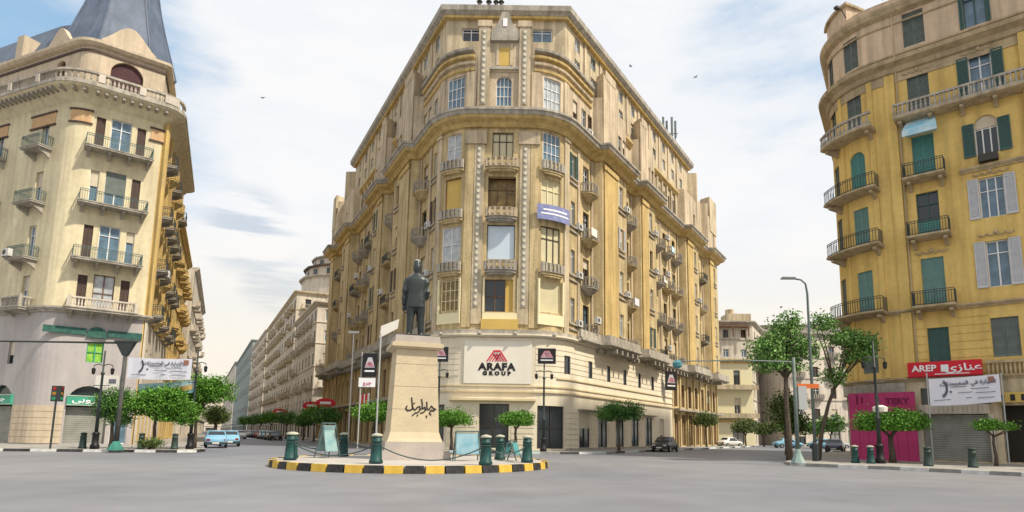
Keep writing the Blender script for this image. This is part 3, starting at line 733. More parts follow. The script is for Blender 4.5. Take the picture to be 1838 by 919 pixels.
def arch_fill(mb, P, k, z, w, d=0, m=0, t=.28):
    """closes the corners above a round-headed opening whose square top is at z"""
    r = w/2; h = MB(); e = .004
    L_ = [(-r-e, e), (-r-e, -r)]+[(-r*math.cos(PI*i/10), -r+r*math.sin(PI*i/10)) for i in range(1, 6)]
    h.plate(L_[::-1], 0, t); h.plate([(-x, q) for x, q in L_], 0, t)
    x, y, a = P.at(k, d+.003); mb.put(h, x, y, z, a, m)
def path_balcony(fac, P, a, b, z, out_, slabm, railm, kind='iron'):
    s = MB(); sweep(s, P, a, b, [(-.05, z-.28), (out_*.8, z-.2), (out_, z-.12), (out_, z), (-.05, z)])
    o = part('balcony', s, slabm, fac.r, world=True); r = MB(); r0 = out_-.08; k = a+.06
    while k < b:
        x, y, q = P.at(k, r0)
        if kind == 'iron': r.put(MB().box(-.014, .014, -.014, .014, 0, .95), x, y, z+.002, q)
        else: r.put(MB().lathe([(.06, .1), (.09, .3), (.05, .55), (.06, .78)], 0, 0, 6), x, y, z, q)
        k += .15 if kind == 'iron' else .26
    if kind == 'iron':
        for zz in (.06, .78, .92): sweep(r, P, a+.02, b-.02, rect(r0-.02, r0+.02, z+zz, z+zz+.035))
        for kk in (a+.05, b-.05):
            for i in range(1, int(out_/.16)): x, y, q = P.at(kk, r0-i*.16); r.put(MB().box(-.014, .014, -.014, .014, 0, .95), x, y, z+.002, q)
    else:
        sweep(r, P, a, b, rect(r0-.12, r0+.08, z+.003, z+.12)); sweep(r, P, a, b, rect(r0-.12, r0+.08, z+.78, z+.92))
    me = r.mesh('railing', railm); new('railing', me, o)
    n = max(2, round((b-a)/1.6))
    for i in range(n):
        k = a+.3+(b-a-.6)*i/(n-1); x, y, q = P.at(k, 0); new('bracket', bracket_mesh(round(out_*.8, 2), slabm, .55), o, (x, y, z-.26), q)
    return o

# ------------------------------------------------------------------ pale building on the left with the slate spire
LB = thing('spired_building', 'pale yellow corner building with slate bell spire and green shop signs on the left', 'building', (-36, 54, 0))
d50 = Vector((.7727, .6347)); d68 = Vector((-.9272, .3746)); dS = Vector((-.437, .8994))
cA = Vector((-38.3, 48.9)); cB = cA+d50*6.7
la = 34.0
PL = round_path([tuple(cA+d68*la), tuple(cA), tuple(cB), tuple(cB+dS*20)], [2.2, .5], -la)
kf = lambda s: s-.27                                # metres along the front from the sharp corner, allowing for the rounding
FL = Facade(LB, PL)
kc = kf(3.4)
orange = mat('orange_panel', (.58, .38, .20), (.50, .33, .18), scale=2)
for i, (z, tp) in enumerate(((11.15, 14.2), (15.3, 18.5), (20.1, 23.3), (24.95, 28.1))):
    h = tp-z
    FL.win(kc, z+.05, 1.5, h, 'door' if i else 'cross', whitefr if i else brownfr, [glC, glB, glB, glB][i], rec=.2)
    for sg in (-1, 1):
        if i in (1, 2) and sg == (1 if i == 1 else -1): FL.win(kc+sg*1.5, z+.1, .62, h-.25, 'single', whitefr, glB); 
        else: FL.closed(kc+sg*1.5, z+.1, .66, h-.25, brownsh)
    if i == 0: FL.balc('baluster', kc, z, 4.8, 1.25, greyst, whitest, nb=4, bh=.6)
    else: FL.balc('iron', kc, z, 4.9, 1.2, greyst, ironL, nb=4, bh=.6)
    for k in (-3.6, -9.9, -16.5, -23.5):
        FL.win(k, z+.05, .95, h-.3, 'door', whitefr, rnd.choice([glB, glC]) if k < -7 else glB, rec=.25)
        if i == 0: FL.balc('baluster', k, z, 2.6, 1.0, greyst, greyst, nb=2)
        else: FL.balc('iron', k, z, 2.5, 1.1, greyst, ironL, nb=2, bh=.7)
ac(PL, -4.4, 15.35, 'air conditioner on the second side balcony of the spired building, left face', 1.05)
ac(PL, -10.6, 25.0, 'air conditioner on the top side balcony of the spired building, left face', 1.1)
ac(PL, 8.9, 15.3, 'air conditioner on a golden balcony round the street side of the spired building', .9)
# ground floor: arched shop openings, small mezzanine windows
FL.ops += [(kc-1.6, kc+1.2, .2, 4.9), (-6.8, -3.2, .2, 4.9), (-16, -12.4, .2, 4.9)]
FL.win(kc-.1, 6.85, 1.15, 1.7, 'cross', greensig, limeg); FL.win(-4.3, 6.6, .8, 1.9, 'single', darkfr, glD); FL.win(-14, 6.6, .8, 1.9, 'single', darkfr, glD)
FL.win(kc+2.1, .2, 1.2, 2.9, 'door', whitefr, glB)
wl = MB(); ks1 = kf(6.7)-.2
wall(wl, PL, -la, ks1, 10.9, 30.1, FL.ops, depth=.35); part('wall', wl, leftw, LB, world=True)
wl = MB(); wall(wl, PL, -la, ks1, 0, 10.9, FL.ops, depth=.45)
for k, w in ((kc-.2, 2.8), (-5.0, 3.6), (-14.2, 3.6)): arch_fill(wl, PL, k, 4.9, w, t=.3)
part('wall', wl, leftg, LB, world=True)
for k, w, lab in ((kc-.2, 2.8, 1), (-5.0, 3.6, 0), (-14.2, 3.6, 0)):
    x, y, a = PL.at(k, -.35)
    part('arch_window', MB().box(-w/2, w/2, 0, .04, 4.1, 4.9), glD, LB, loc=rel(LB, x, y, 0), rot=a)
    q = MB(); n = 18
    for i in range(n): q.box(-w/2, w/2, 0, .05, .2+i*.165, .2+i*.165+.15)
    o = part('roller_shutter', q, roller, LB, loc=rel(LB, x, y, 0), rot=a); o['kind'] = 'stuff'
    x, y, a = PL.at(k, .1); g = part('shop_sign', MB().box(-w/2, w/2, -.1, .1, 3.25, 4.1), greensig, LB, loc=rel(LB, x, y, 0), rot=a)
    new('lettering', text_mesh('\ufef0\ufe91\ufeed\ufeae\ufe9f', .55, whitep, .01, 1.6), g, (0, -.12, 3.72))
    for zz in (3.28, 4.02): new('sign_edge', MB().box(-w/2, w/2, -.13, -.1, zz, zz+.05).mesh('sign_edge', whitest), g)
kk = kc-.1; x, y, a = PL.at(kk, .06)
gs = part('fascia_sign', MB().box(-3.6, -.75, -.1, .06, 9.05, 9.6).box(.75, 3.2, -.1, .06, 9.05, 9.6).plate([(-.7, 8.9), (.7, 8.9)]+[(.7*math.cos(PI*i/8), 9.1+.7*math.sin(PI*i/8)) for i in range(9)], -.14, .06), mat('deep_green_sign', (.025, .085, .075), (.05, .14, .11), scale=4), LB, loc=rel(LB, x, y, 0), rot=a)
# horizontal grooved cladding on the pier
for i in range(6):
    part('cladding_course', sweep(MB(), PL, -3.1, kc-1.75, rect(-.02, .05, .25+i*.5, .25+i*.5+.47)), leftt, LB, world=True)
def lcor(nm, a, b, pf, mt, P=PL): return part(nm, sweep(MB(), P, a, b, pf), mt, LB, world=True)
lcor('cornice', -la, ks1+2, cornice(.45, 10.75, .45), greyst)
lcor('cornice', -la, ks1+20, [(-.05, 28.8), (.25, 29.1), (.7, 29.6), (1.3, 29.8), (1.45, 29.9), (1.45, 30.2), (-.9, 30.3)], leftw)
lcor('cornice', -la, ks1+20, rect(1.38, 1.52, 29.95, 30.25), greyst)
k = -la+.4
dn = MB().box(-.11, .11, -1.3, -.6, -.3, 0).mesh('dentil', greyst)
while k < kf(6.5): FL.pl('dentil', dn, k, 29.8); k += .62
# roof terrace balustrade: rail, base and balusters between piers
bl = MB(); k = -la+.2
while k < ks1+1: 
    x, y, a = PL.at(k, 1.2); bl.put(MB().lathe([(.07, 0), (.11, .25), (.06, .5), (.08, .68)], 0, 0, 5), x, y, 30.4, a); k += .3
o = part('balusters', bl, greyst, LB, world=True); o['kind'] = 'stuff'
lcor('balustrade_rail', -la, ks1+1.2, rect(1.05, 1.36, 31.08, 31.26), greyst); lcor('balustrade_base', -la, ks1+1.2, rect(1.05, 1.36, 30.26, 30.4), greyst)
for k in (-31, -27, -23, -19, -15, -11, -7, -3.2, kf(1.6), kf(4.5), kf(6.4)): lcor('balustrade_pier', k-.22, k+.22, rect(1.0, 1.42, 30.4, 31.1), whitest)
# set-back top storey
FT = Facade(LB, PL); dT = -.55
FT.win(kc, 31.1, 2.5, 2.75, 'single', brownfr, mat('wine_shutter', (.085, .04, .045), (.06, .03, .035), scale=2), d=dT)
for k in (-3.6,): FT.win(k, 31.4, 1.2, 2.2, 'casement', brownfr, MATS['wine_shutter'], d=dT)
for k in (-9.6, -15, -21, -27): FT.win(k, 31.1, 1.2, 1.6, 'casement', whitefr, glD, d=dT)
wl = MB(); wall(wl, PL, -la, ks1+20, 30.2, 34.5, FT.ops, d=dT, depth=.3); arch_fill(wl, PL, kc, 33.85, 2.5, d=dT); arch_fill(wl, PL, -3.6, 33.6, 1.2, d=dT)
part('wall', wl, leftt, LB, world=True)
lcor('moulding', -la, ks1+4, rect(dT-.02, dT+.1, 33.95, 34.15), brownsh)
lcor('cornice', -la, ks1+6, [(dT-.05, 34.4), (dT+.3, 34.5), (dT+.5, 34.7), (dT+.5, 34.95), (dT-.05, 35)], leftt)
# shaped gable over the wide arched window, and one on the rounded corner
def gable(k, w, h):
    x, y, a = PL.at(k, dT+.35)
    p = [(-w/2, 0), (w/2, 0), (w*.46, h*.18), (w*.38, h*.32), (w*.28, h*.55), (w*.18, h*.8), (w*.08, h*.97), (0, h)]; p += [(-q, z) for q, z in p[-2:0:-1]][:6]
    part('gable', MB().plate(p, -.05, .55), leftt, LB, loc=rel(LB, x, y, 34.8), rot=a)
gable(kc-.1, 4.4, 2.2); gable(-3.6, 3.2, 1.7); gable(-16, 3.4, 1.5)
# slate bell spire over the front, mansard slope behind the left face
cs_ = cA+d50*3.0+Vector((-.6347, .7727))*5.0; b = MB(); an = math.atan2(d50.y, d50.x)
prof = [(4.25, 34.8), (4.1, 35.4), (3.8, 36.6), (3.45, 38), (3.05, 39.6), (2.65, 41.4), (2.3, 43.4), (1.9, 45.8), (1.4, 48.2), (.7, 49.7), (.05, 50.7)]
vs = []; fs = []
for r, z in prof:
    for i in range(8):
        q = PI/8+i*PI/4; rr = r/math.cos(PI/8) if False else r*1.06
        # square plan with cut corners
        sx = [1, .45, -.45, -1, -1, -.45, .45, 1][i]; sy = [.45, 1, 1, .45, -.45, -1, -1, -.45][i]; vs.append((rr*sx, rr*sy, z))
for j in range(len(prof)-1):
    for i in range(8): fs.append((j*8+i, j*8+(i+1)%8, (j+1)*8+(i+1)%8, (j+1)*8+i))
b.add(vs, fs); part('spire', b, slate, LB, loc=rel(LB, cs_.x, cs_.y, 0), rot=an)
for i in (5, 6, 4, 7):                             # lead ridges
    part('spire_ridge', MB().tube([(vs[j*8+i][0], vs[j*8+i][1], vs[j*8+i][2]) for j in range(len(prof))], .09, 5), slate, LB, loc=rel(LB, cs_.x, cs_.y, 0), rot=an)
lcor('mansard_roof', -la, -8, [(dT-.1, 34.96), (dT-.3, 35.2), (dT-2.0, 39.4), (dT-3.2, 40.4), (dT-5, 40.4), (dT-5, 34.96)], slate)
part('roof', MB().prism([PL.at(k, dT-.1)[:2] for k in (-la, -6, -1.4, -.6, 0, .6, 3, ks1-.1, ks1+19.9)], 34.7, 34.95), slate, LB, world=True)
for k in (-20, -9.8): lcor('parapet_block', k-.5, k+.5, rect(dT-1.2, dT+.2, 34.9, 37.4), leftt)
# orange framed panels under the cornice
for a, b_ in ((-12, -9), (-5.6, -2.4), (-.6, kc-2.2), (kc+2.2, kc+3.6)): lcor('panel', a, b_, rect(-.02, .06, 27.2, 28.2), orange); lcor('panel_frame', a-.12, b_+.12, rect(-.02, .12, 28.2, 28.36), brownsh); lcor('panel_frame', a-.12, b_+.12, rect(-.02, .12, 27.06, 27.2), brownsh)
# street side, its golden sunlight put into the wall colour
FS = Facade(LB, PL); k = ks1+1.6
while k < ks1+19.5:
    for z in (11.45, 15.6, 20.5, 25.4):
        FS.win(k, z+.1, 1.0, 2.7, 'door', brownfr, rnd.choice([glD, glB]))
        FS.balc('iron', k, z, 2.0, 1.1, greyst, iron, nb=2) if (k < ks1+3 or rnd.random() < .6) else FS.balc('bow', k, z, 2.0, 1.0, goldst, goldst, nb=0)
    FS.win(k, .4, 2.4, 3.6, 'door', darkfr, glD); FS.win(k, 6.4, 1, 2, 'casement', brownfr, glD); k += 3.3
wl = MB(); wall(wl, PL, ks1, ks1+20, 0, 30.1, FS.ops, depth=.3); x, y, _ = PL.at(ks1+20); wl.add([(x, y, 0), (x-9, y-5, 0), (x-9, y-5, 31), (x, y, 31)], [(0,1,2,3)])
part('wall', wl, goldst, LB, world=True)
wl = MB(); wall(wl, PL, ks1+.1, ks1+20, .15, 10.7, [(o[0]+.01, o[1]-.01, o[2], o[3]) for o in FS.ops], d=.12, depth=.12); part('shop_facing', wl, palebei, LB, world=True)
k = ks1+.1
while k < ks1+20: lcor('pilaster', k, k+.5, rect(-.02, .35, 10.9, 29.7), goldst); k += 3.3
p0 = PL.at(-la+.01)[:2]; p1 = PL.at(ks1+19.9)[:2]
part('back_wall', MB().add([(*p0, 0), (*p1, 0), (*p1, 35), (*p0, 35)], [(0,1,2,3)]), goldst, LB, world=True)
part('terrace', MB().prism([PL.at(k, -.05)[:2] for k in (-la, -5, 0, 3, 5, ks1-1, ks1+19.9)], 30.6, 30.95), greyst, LB, world=True)

# ------------------------------------------------------------------ yellow building on the right with the round corner
RB = thing('yellow_building', 'bright yellow corner building with round corner, green shutters and iron balconies at right', 'building', (26, 42, 0))
d49 = Vector((.75471, -.65606)); c2 = Vector((23.86, 40.94)); e2 = c2+d49*.8; R2 = 4.1
cen = e2+Vector((.65606, .75471))*R2; pts = []
for i in range(13):
    q = math.radians(80)*i/12; w_ = e2-cen; pts.append((.8-R2*q, cen.x+w_.x*math.cos(-q)-w_.y*math.sin(-q), cen.y+w_.x*math.sin(-q)+w_.y*math.cos(-q)))
pts = pts[::-1]; kl = pts[0][0]; pb = Vector(pts[0][1:])+Vector((.52189, .85301))*26
RP = Path([(kl-26, pb.x, pb.y)]+pts+[(26, *(c2+d49*26))])
FR = Facade(RB, RP)
kt = -1.0; ka = 3.1; kb = 6.5
SL = [9.95, 14.6, 18.6, 22.95]
# balcony column
FR.closed(ka, 5.7, 1.15, 2.9, greensh); FR.closed(ka, 10.0, 1.25, 3.2, mat('grey_teal_shutter', (.16, .29, .27), (.13, .23, .22), scale=2)); FR.win(ka, 14.65, 1.25, 3.0, 'casement', greensh, glD); FR.closed(ka, 18.65, 1.25, 3.0, tealsh); FR.closed(ka, 23.0, 1.25, 3.1, greysh); FR.closed(ka, 28.2, 1.25, 2.5, greysh)
FR.pl('shutter', shutter_mesh(1.2, 1.1, tealsh), ka, 14.65, -.1)
gts = MATS['grey_teal_shutter']
for k in (kb, 11.5, 16.5, 21.5):
    FR.closed(k, 6.5, 1.35, 2.4, greysh)
    FR.win(k, 10.8, 1.15, 2.9, 'casement', whitefr, glB if k == kb else glD); FR.shut(k, 10.8, 1.15, 2.9, whitesh)
    FR.win(k, 15.2, 1.3, 2.6, 'triple', whitefr, glB); FR.shut(k, 15.2, 1.3, 2.6, whitesh, sw=.55)
    FR.win(k, 19.3, 1.2, 2.6, 'triple', whitefr, glD); FR.shut(k, 19.3, 1.2, 2.2, greensh, sw=.62)
    FR.win(k, 23.3, 1.2, 2.8, 'casement', whitefr, glB); FR.shut(k, 23.3, 1.2, 2.8, greensh, sw=.6)
    FR.win(k, 28.1, 1.2, 2.7, 'casement', greensh, glB); FR.shut(k, 28.1, 1.2, 2.7, greensh, sw=.22)
# round corner column
for z, h, sm in ((5.9, 2.6, greysh), (10.0, 3.0, gts), (14.65, 2.9, gts), (18.65, 3.1, tealsh), (23.3, 2.9, greysh), (28.1, 2.4, greysh)):
    FR.closed(kt, z, 1.15, h, sm)
for k in (-3.5,):
    for z, h in ((10.0, 3.0), (14.65, 2.9), (18.65, 3.0), (23.3, 2.9), (28.1, 2.4)): FR.closed(k, z, 1.15, h, greysh)
# shop openings
FR.ops += [(1.9, 5.3, .25, 3.1), (5.95, 12.5, .25, 3.6), (-4.6, 1.2, .25, 4.5), (1.9, 5.5, 3.7, 4.75)]
wr = MB(); wall(wr, RP, kl-26, 26, 5.2, 27.0, FR.ops, depth=.28); arch_fill(wr, RP, kt, 21.75, 1.15); 
for k in (kb, 11.5, 16.5, 21.5): arch_fill(wr, RP, k, 21.9, 1.2)
part('wall', wr, ryel, RB, world=True)
wr = MB(); wall(wr, RP, kl-26, 26, 27.0, 31.2, FR.ops, depth=.28); part('wall', wr, rpink, RB, world=True)
wr = MB(); wall(wr, RP, kl-26, 26, 0, 5.2, FR.ops, depth=.9, mr=0); part('wall', wr, beige, RB, world=True)
def rcor(nm, a, b, pf, mt): return part(nm, sweep(MB(), RP, a, b, pf), mt, RB, world=True)
rcor('inner_wall', -4.7, 12.6, rect(-1.0, -.9, 0, 4.9), interior)
rcor('cornice', kl-26, 26, [(-.05, 26.5), (.2, 26.6), (.3, 26.9), (.75, 27.1), (.8, 27.35), (-.05, 27.5)], rtrim)
rcor('cornice', kl-26, 26, [(-.05, 30.8), (.35, 31.0), (.5, 31.3), (.5, 31.5), (-.3, 31.55)], rtrim)
rcor('parapet', kl-26, 26, rect(-.35, 0.02, 31.5, 32.15), rpink); rcor('moulding', kl-26, 26, rect(-.02, .09, 27.85, 27.98), rtrim); rcor('moulding', kl-26, 26, rect(-.02, .09, 30.2, 30.3), rtrim)
rcor('moulding', kl-26, 26, cornice(.3, 9.65, .28), rtrim); rcor('moulding', 5.0, 26, cornice(.28, 18.3, .3), rtrim)
rcor('moulding', kl-26, 26, cornice(.25, 5.2, .25), rtrim)
rcor('parapet_turret', -4.3, -1.2, rect(-1.8, -.1, 32.1, 33.4), rpink); rcor('parapet_turret', -4.5, -1.0, rect(-1.9, .1, 33.4, 33.6), rtrim)
rcor('frieze', kl, 26, rect(-.02, .06, 25.9, 26.5), rtrim)
rcor('pilaster', 1.15, 1.75, rect(-.02, .14, 5.5, 26.5), ryel); rcor('pilaster', .0, .35, rect(-.02, .1, 5.5, 26.5), ryel); rcor('pilaster', -2.4, -2.05, rect(-.02, .1, 5.5, 26.5), ryel)
rcor('drainpipe', 1.84, 1.92, rect(.06, .14, 5.3, 31), rtrim)
rcor('pilaster', 8.5, 9.4, rect(-.02, .3, 5.5, 26.5), ryel)
for i in range(8): rcor('masonry_course', 1.9, ka-.62, rect(-.02, .04, 5.6+i*.5, 5.6+i*.5+.45), ryel); rcor('masonry_course', ka+.62, kb-.72, rect(-.02, .04, 5.6+i*.5, 5.6+i*.5+.45), ryel)
path_balcony(FR, RP, ka-1.15, ka+1.2, 9.95, 1.05, rtrim, iron); path_balcony(FR, RP, ka-1.15, ka+1.2, 14.6, 1.05, rtrim, iron); path_balcony(FR, RP, ka-1.15, ka+1.2, 18.6, 1.05, rtrim, iron)
path_balcony(FR, RP, ka-1.4, 16, 22.95, 1.0, rtrim, greyst, 'baluster')
for z in (9.95, 14.6, 18.6): path_balcony(FR, RP, -3.2, .45, z, 1.15, rtrim, iron)
path_balcony(FR, RP, -3.2, .45, 22.95, 1.15, rtrim, greyst, 'baluster')
for k in (kb, 11.5):                                # white balusters under the lowest shuttered window
    b = MB()
    for i in range(10): b.lathe([(.05, 0), (.08, .3), (.05, .7)], -.95+i*.21, 0, 6)
    b.box(-1.05, 1.05, -.1, .1, .7, .85); x, y, a = RP.at(k, .25); part('window_balustrade', b, rtrim, RB, loc=rel(RB, x, y, 5.42), rot=a)
for k, z in ((kb, 18.0), (kb, 14.05), (ka, 13.5), (kb, 26.25), (ka, 26.2)):   # plaster garlands over the windows
    x, y, a = RP.at(k, .05); b = MB()
    for i in range(4): b.tube([(-.9+i*.45+.45*t/4, -.03, .12-.14*math.sin(PI*t/4)) for t in range(5)], .045, 5)
    b.ball((0, -.04, .16), .13, 6); part('garland', b, rtrim, RB, loc=rel(RB, x, y, z), rot=a)
x, y, a = RP.at(ka, .03)
part('sill_box', MB().box(-.5, .5, -.45, 0, 18.75, 19.2), darkfr, RB, loc=rel(RB, *RP.at(kb, .03)[:2], 0), rot=a)
part('awning', MB().prism([(-.98, -1.1), (.98, -1.1), (.85, 0), (-.85, 0)], 21.7, 22.75, 0, [(-.8, -.15), (.8, -.15), (.8, 0), (-.8, 0)]).box(-.98, .98, -1.12, -1.08, 21.35, 21.72), skyb_, RB, loc=rel(RB, x, y, 0), rot=a)
# shop fronts
sh = MB()
for i in range(20): sh.box(-1.68, 1.68, 0, .05, .27+i*.14, .27+i*.14+.125)
x, y, a = RP.at(3.6, -.2); o = part('roller_shutter', sh, roller, RB, loc=rel(RB, x, y, 0), rot=a); o['kind'] = 'stuff'
b = MB()
for i in range(14): b.box(-1.75+i*.25, -1.56+i*.25, -.12, 0, 3.16, 3.55)
b.box(-1.85, 1.8, -.08, .05, 3.1, 3.68); part('fluted_frieze', b, whitest, RB, loc=rel(RB, *RP.at(3.6, .05)[:2], 0), rot=a)
for k in (1.75, 5.45): part('pier', sweep(MB(), RP, k-.13, k+.13, rect(-.02, .16, .15, 3.1)), whitest, RB, world=True)
rcor('shop_glass', 1.9, 5.5, rect(-.3, -.25, 3.7, 4.75), glD)
rcor('fascia', -4.8, 1.1, rect(-.05, .22, 4.5, 5.15), greyst)
q = rcor('shop_sign', 5.75, 12.4, rect(.05, .25, 3.75, 4.35), board)
for i in range(9): k = 5.95+i*.5; rcor('sign_letter', k, k+.22, rect(.25, .28, 3.85, 4.22), black)
roofp = [RP.at(k, -.1)[:2] for k in (kl-26, kl, -4, -2, .8, 26)]
part('roof', MB().prism(roofp+[(55, 60)], 31.0, 31.4), greyst, RB, world=True)
part('back_wall', MB().add([(*roofp[0], 0), (55, 60, 0), (55, 60, 31), (*roofp[0], 31), (*roofp[-1], 0), (*roofp[-1], 31)], [(0,1,2,3), (1,4,5,2)]), ryel, RB, world=True)
for i, k in enumerate((-.9, 1.5, 3.0)):
    x, y, a = RP.at(k, .35); o = new('floodlight', MB().tube([(0, 0, 0), (0, -.4, .5), (0, -.7, .55)], .04, 5).put(MB().box(-.14, .14, -.3, .1, -.08, .08), 0, -.8, .5).mesh('floodlight', darkfr), None, (x, y, 32.1), a)
    tag(o, 'dark floodlight on the roof edge of the yellow building, '+['nearest the round corner', 'middle of three', 'rightmost of three'][i], 'floodlight', 'roof edge floodlights')
x, y, a = RP.at(ka+.2, .2)
rs = thing('shop_sign', 'long red shop sign with white lettering on the yellow building', 'sign', (x, y, 5.45), a)
part('sign_board', MB().box(-1.95, 1.95, -.14, .0, 0, .95), redp, rs); part('sign_edge', MB().box(-1.98, 1.98, -.17, -.13, -.03, .03), mat('dark_red', (.25, .01, .02)), rs)
part('lettering', text_mesh('AREP', .55, whitep, .015, 1.05), None, rs, loc=(-1.05, -.16, .52)); part('lettering', text_mesh('\ufeef\ufeaf\ufe8e\ufee8\ufecb', .6, whitep, .012, 1.4), None, rs, loc=(1.0, -.16, .5))
part('emblem', MB().box(-.2, .2, -.02, 0, -.22, .22).box(-.1, .1, -.03, -.02, -.1, .0), whitep, rs, loc=(.05, -.145, .5))
part('lettering', MB().box(-.9, .9, -.01, 0, 0, .05), whitep, rs, loc=(.4, -.145, .12))
x, y, a = RP.at(.2, .7)
hp = thing('hoarding', 'magenta painted hoarding with dark letters round the corner shop of the yellow building', 'hoarding', (x-.3, y, .15), a+.12)
for i in range(7): part('panel', cached('hp', lambda: MB().box(-.27, .27, -.04, .04, 0, 4.35).mesh('panel', pinkp)), None, hp, loc=(-1.75+i*.555, 0, 0))
part('lettering', text_mesh('TERY', .55, mat('dark_magenta', (.16, .015, .06)), .015, 1.05), None, hp, loc=(.85, -.055, 3.75))
part('lettering', MB().box(-.05, .05, -.01, 0, 0, .6).box(.25, .35, -.01, 0, .1, .5), MATS['dark_magenta'], hp, loc=(-1.5, -.05, 3.6))

# ------------------------------------------------------------------ streets behind
def block(name, label, corners, H, mt, floors, step=3.4, w=1.1, h=2.0, balc=.5, k0=1.6, radii=None, mats2=None, cornice_h=.7, shop=True, trim=None, seed=1):
    r2 = random.Random(seed); root = thing(name, label, 'building', (*corners[1 if len(corners) > 2 else 0], 0)); trim = trim or greyst
    P = round_path(corners, radii or [0]*(len(corners)-2)); tot = P.k[-1]; Fb = Facade(root, P)
    edges = [0]+[k for k, a, b in zip(P.k[1:-1], P.h[:-1], P.h[1:]) if a.dot(b) < .98]+[tot] if not radii else [0, tot]
    for e0_, e1_ in zip(edges[:-1], edges[1:]):
        n = int((e1_-e0_-1.2)/step)
        if n < 1: continue
        for i in range(n):
            k = e0_+(e1_-e0_)*(i+.5)/n
            for j, z in enumerate(floors):
                Fb.win(k, z, w, h, 'casement', r2.choice([whitefr, brownfr, darkfr]), r2.choice([glD, glD, glB, interior]))
                if j and r2.random() < balc: Fb.balc(r2.choice(['iron', 'bow', 'solid']), k, z-.1, w+1.1, 1.0, trim, trim, nb=0)
            if shop: Fb.win(k, .3, step*.6, 2.8, 'door', darkfr, r2.choice([glD, rollerb, roller]))
    b = MB(); wall(b, P, 0, tot, 0, H, Fb.ops, depth=.25); part('wall', b, mt, root, world=True)
    part('cornice', sweep(MB(), P, 0, tot, cornice(.6, H-cornice_h, cornice_h)), trim, root, world=True)
    part('moulding', sweep(MB(), P, 0, tot, cornice(.35, 4.1, .4)), trim, root, world=True)
    for z in floors[1:]: part('moulding', sweep(MB(), P, 0, tot, rect(-.02, .12, z-.45, z-.3)), trim, root, world=True)
    pts_ = [P.at(k, -.05)[:2] for k in P.k]; a = Vector(pts_[0]); c = Vector(pts_[-1])
    if len(corners) == 2: nrm = P.n[0]*-9; pts_ += [tuple(c+nrm), tuple(a+nrm)]
    part('roof', MB().prism(pts_, H-.3, H-.1), greyst, root, world=True)
    ends = pts_[len(P.k)-1:]+[pts_[0]]
    b = MB()
    for p, q in zip(ends[:-1], ends[1:]): b.add([(*p, 0), (*q, 0), (*q, H-.2), (*p, H-.2)], [(0,1,2,3)])
    part('back_wall', b, mt, root, world=True); return root, P, Fb
def LN(t, o=0): return (-9-.4666*t+.8845*o, 55+.8845*t+.4666*o)
block('apartment_building', 'cream and white corner building beyond the khaki building on the left street, iron balconies', [LN(89), LN(61), LN(61, 26)], 24.6, whitest, [5.2, 9.3, 13.3, 17.4, 21.2], 3.5, balc=.7, seed=4, trim=palebei)
block('apartment_building', 'tall beige building with many rounded balconies halfway down the left street', [LN(153), LN(90.5), LN(90.5, 24)], 32.4, palebei, [5.2, 9.2, 13.1, 17, 21, 25, 28.6], 4.4, 1.4, 2.1, balc=.85, seed=5, trim=beige)
# stepped tiers and dome behind
r_ = thing('domed_building', 'white stepped building with a round dome rising behind the cream building', 'building', (*LN(98, 16), 0))
cx, cy = LN(99, 13)
for rr, z0, z1, mt in ((11, 0, 37, whitest), (10.2, 37, 39.6, palebei), (8.6, 39.6, 42.2, whitest), (6.2, 42.2, 44.6, whitest)):
    pl_ = [(cx+rr*math.cos(2*PI*i/16), cy+rr*math.sin(2*PI*i/16)) for i in range(16)]
    part('tier', MB().prism(pl_, z0, z1), mt, r_, world=True)
    part('ledge', MB().prism([(cx+(x-cx)*1.06, cy+(y-cy)*1.06) for x, y in pl_], z1-.35, z1+.05), brownsh if z1 == 39.6 else greyst, r_, world=True)
    if z0:
        for i in range(8, 16): a = 2*PI*(i+.5)/16; part('window', cached('tw', lambda: MB().box(-.55, .55, -.08, .1, 0, 1.3).mesh('window', glD)), None, r_, loc=rel(r_, cx+rr*.99*math.cos(a), cy+rr*.99*math.sin(a), z0+.5), rot=a+PI/2)
part('dome', MB().lathe([(4.4, 44.6), (4.3, 45.6), (3.7, 47), (2.6, 48.2), (1.2, 48.9), (.1, 49.1)], cx, cy, 20), whitest, r_, world=True, smooth=True)
part('finial', MB().tube([(cx, cy, 49), (cx, cy, 50.4)], .12), darkfr, r_, world=True)
block('apartment_building', 'beige building farther down the left street before the grey green one', [LN(212), LN(156), LN(156, 24)], 33, palebei, [5.2, 9.2, 13.1, 17, 21, 25, 28.6], 5, 1.5, 2.1, balc=.7, seed=6, trim=palebei)
block('netted_building', 'distant tall building wrapped in grey green netting at the end of the left street', [LN(330), LN(216), LN(216, 24)], 37.5, teal, [9, 17, 25, 31], 9, 2, 2, balc=0, seed=7, trim=teal)
block('distant_building', 'far grey beige building beyond the netted one on the left street', [LN(480), LN(334), LN(334, 24)], 40, whitest, [6, 12, 18, 24, 30], 10, 2.5, 2.2, balc=0, seed=8)
def LS(t, o=0): return (cB.x-.437*t-.8994*o, cB.y+.8994*t-.437*o)
block('apartment_building', 'narrow golden building next door behind the spired building', [LS(20.6, -.0), LS(46)], 27, goldst, [5.5, 9.5, 13.5, 17.5, 21.5], 3.2, balc=.8, seed=9, trim=goldst)
block('apartment_building', 'pale building seen as a sliver past the golden one on the left street', [LS(49, -.9), LS(49, -.9+.01), LS(92, -.9)][::2], 27.5, palebei, [5.5, 9.5, 13.5, 17.5, 21.5], 4, balc=.6, seed=10, trim=palebei)
block('apartment_building', 'low tan buildings far along the left side of the left street', [LS(96), LS(230)], 15, palebei, [5.5, 10], 6, 1.8, balc=.3, seed=11)
